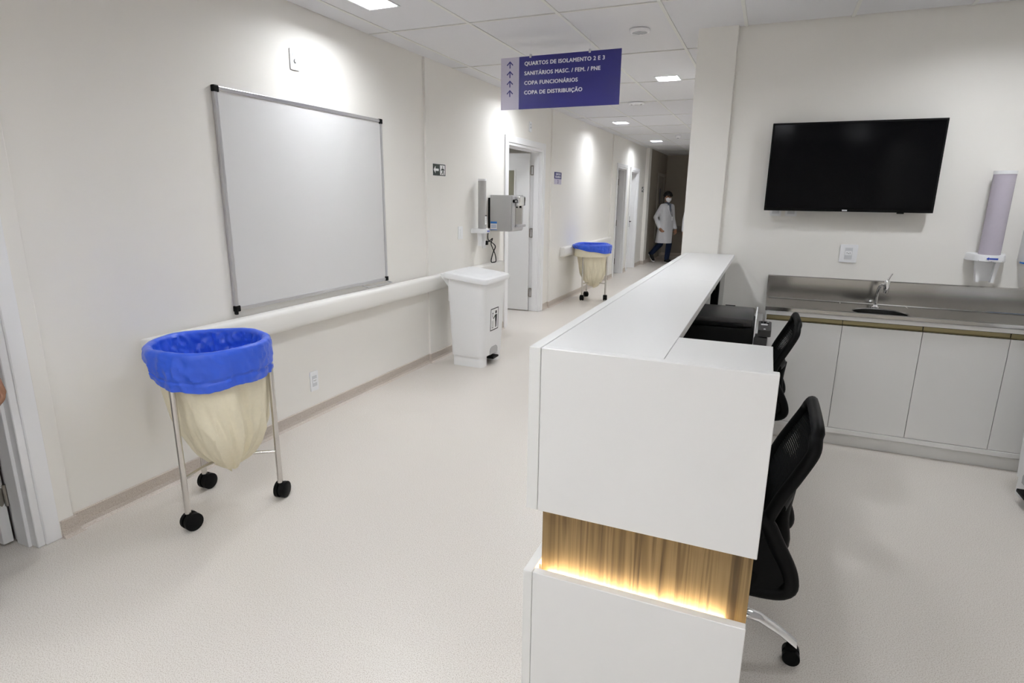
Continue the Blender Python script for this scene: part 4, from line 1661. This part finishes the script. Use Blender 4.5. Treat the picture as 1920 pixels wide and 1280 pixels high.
tube(b, smooth_path([(hx, hy, ZW + .192), (hx + .008, hy - .004, ZW + .215), (hx + .020, hy - .008, ZW + .24)], 4), [.007, .007, .0065, .006, .0055, .005, .0045, .004, .004], seg=10)
obj('lever', b, CHROME, t, smooth=True)

# ------------------------------------------------------------------ television
TY = 4.60
tx0, tx1, tz0, tz1 = -.043, .958, 1.481, 2.058
t = thing('television', 'switched-off flat black television mounted on the cream wall', 'television', ((tx0 + tx1) / 2, TY, tz0))
b = new_bm()
box(b, tx0, tx1, TY, TY + .028, tz0, tz1, bev=.003, seg=2)
obj('casing', b, BLACKP, t)
b = new_bm()
box(b, tx0 + .012, tx1 - .012, TY - .0012, TY + .001, tz0 + .018, tz1 - .012)
obj('screen', b, SCREEN, t)
b = new_bm()
box(b, tx0 + .2, tx1 - .2, TY + .028, TY + .05, tz0 + .1, tz1 - .1, bev=.006, seg=1)
obj('rear_housing', b, BLACKP, t)
b = new_bm()
box(b, .35, .57, TY + .05, YBACK - .001, 1.65, 1.9, bev=.003, seg=1)
obj('wall_bracket', b, DARKG, t)
b = new_bm()
box(b, .442, .472, TY - .0015, TY + .001, tz0 + .004, tz0 + .013)
obj('logo_plate', b, GREYP, t)
b = new_bm()
box(b, .76, .80, TY + .002, TY + .018, tz0 - .008, tz0 + .001, bev=.002, seg=1)
obj('sensor_bump', b, BLACKP, t)
for i, x in enumerate((.035, .135)):
    tt = thing('wall_socket', ('white wall socket' if i == 0 else 'second white wall socket') + ' peeking out below the television\'s ' + ('left corner' if i == 0 else 'lower edge'), 'socket', (x, YBACK, 1.497))
    _plate(tt, FY(x, YBACK, 1.497), .075, .11, 'socket')

# blue labelled box at the right edge of the back wall
t = thing('towel_dispenser', 'white box with blue trim at the right edge of the wall', 'dispenser', (1.60, YBACK, 1.20))
b = new_bm()
box(b, 1.462, 1.74, YBACK - .11, YBACK - .001, 1.19, 1.50, bev=.01, seg=2)
bd = obj('body', b, WHITEP, t, smooth=True)
b = new_bm()
box(b, 1.461, 1.741, YBACK - .1115, YBACK - .06, 1.187, 1.197)
box(b, 1.47, 1.73, YBACK - .1125, YBACK - .109, 1.245, 1.29)
obj('blue_trim', b, BLUELAB, bd)

# ------------------------------------------------------------------ people
def sphere_pts(c, r, nu=12, nv=8, filt=None):
    c = Vector(c)
    rx, ry, rz = (r, r, r) if not isinstance(r, (tuple, list)) else r
    out = []
    for i in range(nv + 1):
        th = PI * i / nv
        for k in range(nu if 0 < i < nv else 1):
            ph = 2 * PI * k / nu
            p = Vector((rx * math.sin(th) * math.cos(ph), ry * math.sin(th) * math.sin(ph), rz * math.cos(th)))
            if filt is None or filt(p):
                out.append(c + p)
    return out


def hull(bm, items, M=None):
    t = bmesh.new()
    for it in items:
        pts = it if isinstance(it, list) else sphere_pts(*it)
        for p in pts:
            t.verts.new(M @ p if M else p)
    r = bmesh.ops.convex_hull(t, input=list(t.verts))
    junk = [e for e in set(r['geom_interior'] + r['geom_unused']) if isinstance(e, bmesh.types.BMVert)]
    bmesh.ops.delete(t, geom=junk, context='VERTS')
    merge(bm, t)


def skin_mesh(bm, voxel, smooth=6):
    """fuse overlapping hulls into one continuous surface"""
    me = bpy.data.meshes.new('fuse')
    bm.to_mesh(me)
    bm.free()
    o = bpy.data.objects.new('fuse', me)
    COL.objects.link(o)
    m = o.modifiers.new('r', 'REMESH')
    m.mode = 'VOXEL'
    m.voxel_size = voxel
    s = o.modifiers.new('s', 'SMOOTH')
    s.factor = .5
    s.iterations = smooth
    out = evaluated_mesh(o)
    bpy.data.objects.remove(o)
    bpy.data.meshes.remove(me)
    return out


def hand(bm, wrist, direction, palm_n, side, curl=.35):
    """palm plus five separate bent fingers; palm_n = direction the palm faces, side = +1/-1 thumb side"""
    d = Vector(direction).normalized()
    n = Vector(palm_n)
    n = (n - d * n.dot(d)).normalized()
    s = d.cross(n) * side
    w = Vector(wrist)
    hull(bm, [(w, .024), (w + d * .035 + s * .022, .016), (w + d * .035 - s * .022, .016), (w + d * .085 + s * .028, .012), (w + d * .085 - s * .028, .012)])
    for k, (off, L) in enumerate(((.028, .068), (.010, .078), (-.010, .072), (-.028, .056))):
        p = w + d * .085 + s * off
        dd = (d * math.cos(curl) + n * math.sin(curl)).normalized()
        p1 = p + dd * L * .45
        d2_ = (d * math.cos(curl * 2.2) + n * math.sin(curl * 2.2)).normalized()
        p2 = p1 + d2_ * L * .32
        d3_ = (d * math.cos(curl * 3.2) + n * math.sin(curl * 3.2)).normalized()
        p3 = p2 + d3_ * L * .25
        hull(bm, [(p, .0095), (p1, .009)])
        hull(bm, [(p1, .009), (p2, .0082)])
        hull(bm, [(p2, .0082), (p3, .0072)])
    p = w + d * .03 + s * .024
    p1 = p + (d * .7 + s * .6 + n * .3).normalized() * .042
    p2 = p1 + (d * .9 + s * .1 + n * .45).normalized() * .032
    hull(bm, [(p, .013), (p1, .011)])
    hull(bm, [(p1, .011), (p2, .009)])


def person(loc, rotz, label, pose, voxel=.007, coat=True):
    """faces -y; his left is +x"""
    P = {k: Vector(v) for k, v in pose.items() if isinstance(v, tuple) and len(v) == 3}
    t = thing('person', label, 'person', loc, rotz)
    HM = Matrix.Translation((0, 0, 1.47)) @ Matrix.Rotation(pose.get('head_turn', 0), 4, 'Z') @ Matrix.Translation((0, 0, -1.47))
    b = new_bm()
    # head, jaw, nose, ears, neck
    hull(b, [((0, .005, 1.600), (.076, .094, .098))], HM)
    hull(b, [((0, .0, 1.57), (.070, .085, .07)), ((0, -.052, 1.505), (.034, .034, .026))], HM)
    hull(b, [((0, -.088, 1.605), .008), ((0, -.108, 1.565), .013), ((.014, -.092, 1.558), .009), ((-.014, -.092, 1.558), .009)], HM)
    for s in (-1, 1):
        hull(b, [((s * .078, .008, 1.590), (.010, .018, .030))], HM)
    hull(b, [((0, .012, 1.54), .052), ((0, .012, 1.42), .058)])
    # torso
    S = {s: P['shoulder_' + s] for s in 'lr'}
    hull(b, [(S['l'] * .8 + Vector((0, 0, .28)), .055), (S['r'] * .8 + Vector((0, 0, .28)), .055), ((.09, .0, 1.2), .095), ((-.09, 0, 1.2), .095)]) if False else hull(b, [((.12, 0, 1.36), .065), ((-.12, 0, 1.36), .065), ((.085, 0, 1.2), .10), ((-.085, 0, 1.2), .10)])
    hull(b, [((.085, 0, 1.2), .10), ((-.085, 0, 1.2), .10), ((.07, 0, 1.02), .092), ((-.07, 0, 1.02), .092)])
    hull(b, [((.07, 0, 1.02), .092), ((-.07, 0, 1.02), .092), ((.08, .01, .90), .10), ((-.08, .01, .90), .10)])
    for s in 'lr':
        sg = 1 if s == 'l' else -1
        hull(b, [(P['shoulder_' + s], .055), (P['elbow_' + s], .041)])
        hull(b, [(P['elbow_' + s], .041), (P['wrist_' + s], .027)])
        hand(b, P['wrist_' + s], pose['hand_' + s], pose['palm_' + s], pose.get('thumb_' + s, sg), pose.get('curl', .35))
        hull(b, [(P['hip_' + s], .088), (P['knee_' + s], .056)])
        hull(b, [(P['knee_' + s], .056), (P['ankle_' + s], .038)])
        hull(b, [(P['ankle_' + s], .036), (P['toe_' + s], .028)])
    obj_me('body', skin_mesh(b, voxel, 4), SKIN, t, smooth=True, local=True)
    # trousers
    b = new_bm()
    hull(b, [((.08, .01, .93), .115), ((-.08, .01, .93), .115), ((.07, .01, .83), .10), ((-.07, .01, .83), .10)])
    for s in 'lr':
        hull(b, [(P['hip_' + s], .104), (P['knee_' + s], .074)])
        k, a = P['knee_' + s], P['ankle_' + s]
        hull(b, [(k, .074), (k + (a - k) * .93, .060)])
    obj_me('trousers', skin_mesh(b, voxel * 1.4, 5), NAVY, t, smooth=True, local=True)
    for s in 'lr':
        b = new_bm()
        a, q = P['ankle_' + s], P['toe_' + s]
        d = (q - a)
        d.normalize()
        heel = a - d * .035 + Vector((0, 0, -.045)) if pose.get('lift_' + s) is None else a + Vector(pose['lift_' + s])
        hull(b, [(a + Vector((0, 0, -.012)), .046), (heel, .036), (q, .036), ((q + heel) / 2, .042)])
        sh = obj_me('shoe', skin_mesh(b, voxel, 3), BLACKM, t, smooth=True, local=True)
        b = new_bm()
        down = Vector((0, 0, -.026))
        hull(b, [(heel + down, (.036, .036, .010)), (q + down, (.036, .036, .010))])
        obj('sole', b, WHITEP, sh, smooth=True, local=True)
    # shirt at the neck opening
    b = new_bm()
    hull(b, [((.09, .0, 1.34), .055), ((-.09, .0, 1.34), .055), ((.06, .0, 1.10), .08), ((-.06, .0, 1.10), .08)])
    hull(b, [((0, .012, 1.45), .064), ((0, .01, 1.36), .075)])
    obj_me('shirt', skin_mesh(b, voxel * 1.4, 4), SHIRT, t, smooth=True, local=True)
    # coat
    b = new_bm()
    hz = .50
    fo = pose.get('hem_shift', 0.0)
    hull(b, [((.125, .005, 1.365), .082), ((-.125, .005, 1.365), .082), ((.085, .005, 1.2), .118), ((-.085, .005, 1.2), .118)])
    hull(b, [((.085, .005, 1.2), .118), ((-.085, .005, 1.2), .118), ((.075, .005, 1.02), .117), ((-.075, .005, 1.02), .117)])
    hull(b, [((.075, .005, 1.02), .117), ((-.075, .005, 1.02), .117), ((.085, .02, .88), .128), ((-.085, .02, .88), .128)])
    hem = [Vector((.185 * math.cos(2 * PI * k / 24) + .008 * math.sin(5 * k), fo * .6 + (.175 + abs(fo) * .5) * math.sin(2 * PI * k / 24), hz + .006 * math.sin(3 * k))) for k in range(24)]
    hull(b, [((.085, .02, .88), .128), ((-.085, .02, .88), .128), hem])
    for s in 'lr':
        hull(b, [(P['shoulder_' + s], .070), (P['elbow_' + s], .055)])
        e, w = P['elbow_' + s], P['wrist_' + s]
        hull(b, [(e, .055), (e + (w - e) * .92, .044)])
    obj_me('coat', skin_mesh(b, voxel * 1.3, 6), COATW, t, smooth=True, local=True)
    # V opening showing the shirt, and lapels
    b = new_bm()
    V = [(-.05, -.072, 1.435), (.05, -.072, 1.435), (.0, -.131, 1.15)]
    vs = [Vector(v) for v in V]
    hull(b, [[v for v in vs] + [v + Vector((0, .03, 0)) for v in vs]])
    obj('shirt_front', b, SHIRT, t, local=True)
    for s in (-1, 1):
        b = new_bm()
        pts = [Vector((s * .035, .045, 1.462)), Vector((s * .075, -.01, 1.445)), Vector((s * .090, -.085, 1.37)), Vector((s * .062, -.112, 1.32)), Vector((s * .006, -.136, 1.16)), Vector((s * .040, -.088, 1.40))]
        hull(b, [[p for p in pts] + [p + Vector((0, .010, -.006)) for p in pts]])
        obj('lapel', b, COATW, t, smooth=True, local=True)
    b = new_bm()
    tube(b, smooth_path([(-.052, -.055, 1.43), (-.03, -.118, 1.28), (.03, -.142, 1.14), (.032, -.118, 1.28), (.052, -.055, 1.43)], 5), .004, seg=6)
    ln = obj('lanyard', b, DARKG, t, smooth=True, local=True)
    b = new_bm()
    box(b, .005, .060, -.150, -.146, 1.045, 1.135, bev=.002, seg=1)
    obj('badge', b, WHITEP, ln, local=True)
    # hair, mask, eyes
    b = new_bm()
    hull(b, [sphere_pts((0, .012, 1.615), (.100, .116, .112), 16, 12, lambda p: p.z > .035 or (p.y > -.005 and p.z > -.06))], HM)
    hull(b, [sphere_pts((0, -.022, 1.672), (.086, .080, .055), 14, 8)], HM)
    for k in range(40):
        a, h = k * 2.4, (k + .5) / 40
        q = math.sqrt(1 - h * h)
        hull(b, [((.094 * q * math.cos(a), .008 + .108 * q * math.sin(a), 1.622 + .104 * h), .020)], HM)
    obj_me('hair', skin_mesh(b, voxel * 1.2, 2), HAIR, t, smooth=True, local=True)
    b = new_bm()
    hull(b, [sphere_pts((0, -.012, 1.545), (.072, .104, .062), 20, 10, lambda p: p.y < -.012 and p.z > -.055), ((0, -.115, 1.555), .012), ((0, -.075, 1.492), .024)], HM)
    mk = obj('face_mask', b, MASK, t, smooth=True, local=True)
    for s in (-1, 1):
        b = new_bm()
        tube(b, [HM @ Vector(p) for p in ((s * .066, -.045, 1.565), (s * .083, -.01, 1.585), (s * .085, .018, 1.60))], .002, seg=6)
        obj('ear_loop', b, MASK, mk, local=True)
        b = new_bm()
        hull(b, [((s * .030, -.080, 1.607), (.013, .009, .007))], HM)
        obj('eye', b, BLACKM, t, smooth=True, local=True)
    return t


walk = dict(shoulder_l=(.165, .01, 1.37), shoulder_r=(-.165, .01, 1.37),
            elbow_l=(.205, -.02, 1.08), wrist_l=(.205, -.12, .84),
            elbow_r=(-.215, .16, 1.11), wrist_r=(-.205, .02, .855),
            hand_l=(-.02, -.25, -.97), palm_l=(-1, 0, 0), hand_r=(.15, -.75, -.65), palm_r=(1, 0, 0),
            hip_l=(.088, 0, .88), knee_l=(.085, -.06, .47), ankle_l=(.08, -.02, .085), toe_l=(.085, -.165, .038),
            hip_r=(-.088, 0, .88), knee_r=(-.085, .07, .47), ankle_r=(-.085, .345, .215), toe_r=(-.085, .262, .055),
            lift_r=(0, .045, .005), head_turn=-.45, hem_shift=.09)
person((-2.315, 15.0, 0), 1.0, 'man in white coat and face mask walking at the corridor end', walk)
stand = dict(shoulder_l=(.175, .01, 1.375), shoulder_r=(-.175, .01, 1.375),
             elbow_l=(.235, .03, 1.09), wrist_l=(.245, -.02, .84), elbow_r=(-.235, .03, 1.09), wrist_r=(-.245, -.02, .84),
             hand_l=(0, -.12, -1), palm_l=(-1, 0, 0), hand_r=(0, -.12, -1), palm_r=(1, 0, 0),
             hip_l=(.088, 0, .88), knee_l=(.095, -.02, .47), ankle_l=(.10, 0, .085), toe_l=(.12, -.15, .038),
             hip_r=(-.088, 0, .88), knee_r=(-.095, -.02, .47), ankle_r=(-.10, 0, .085), toe_r=(-.12, -.15, .038))
person((-1.52, 14.0, 0), 0.0, 'person in white coat almost hidden behind the wall end', stand)
near = dict(stand)
near.update(elbow_l=(.285, .05, 1.09), wrist_l=(.335, -.03, .875), hand_l=(.12, -.30, -1), curl=.4)
person((-2.715, .86, 0), PI / 2, 'person at the left picture edge, only a hand showing', near, voxel=.0055)
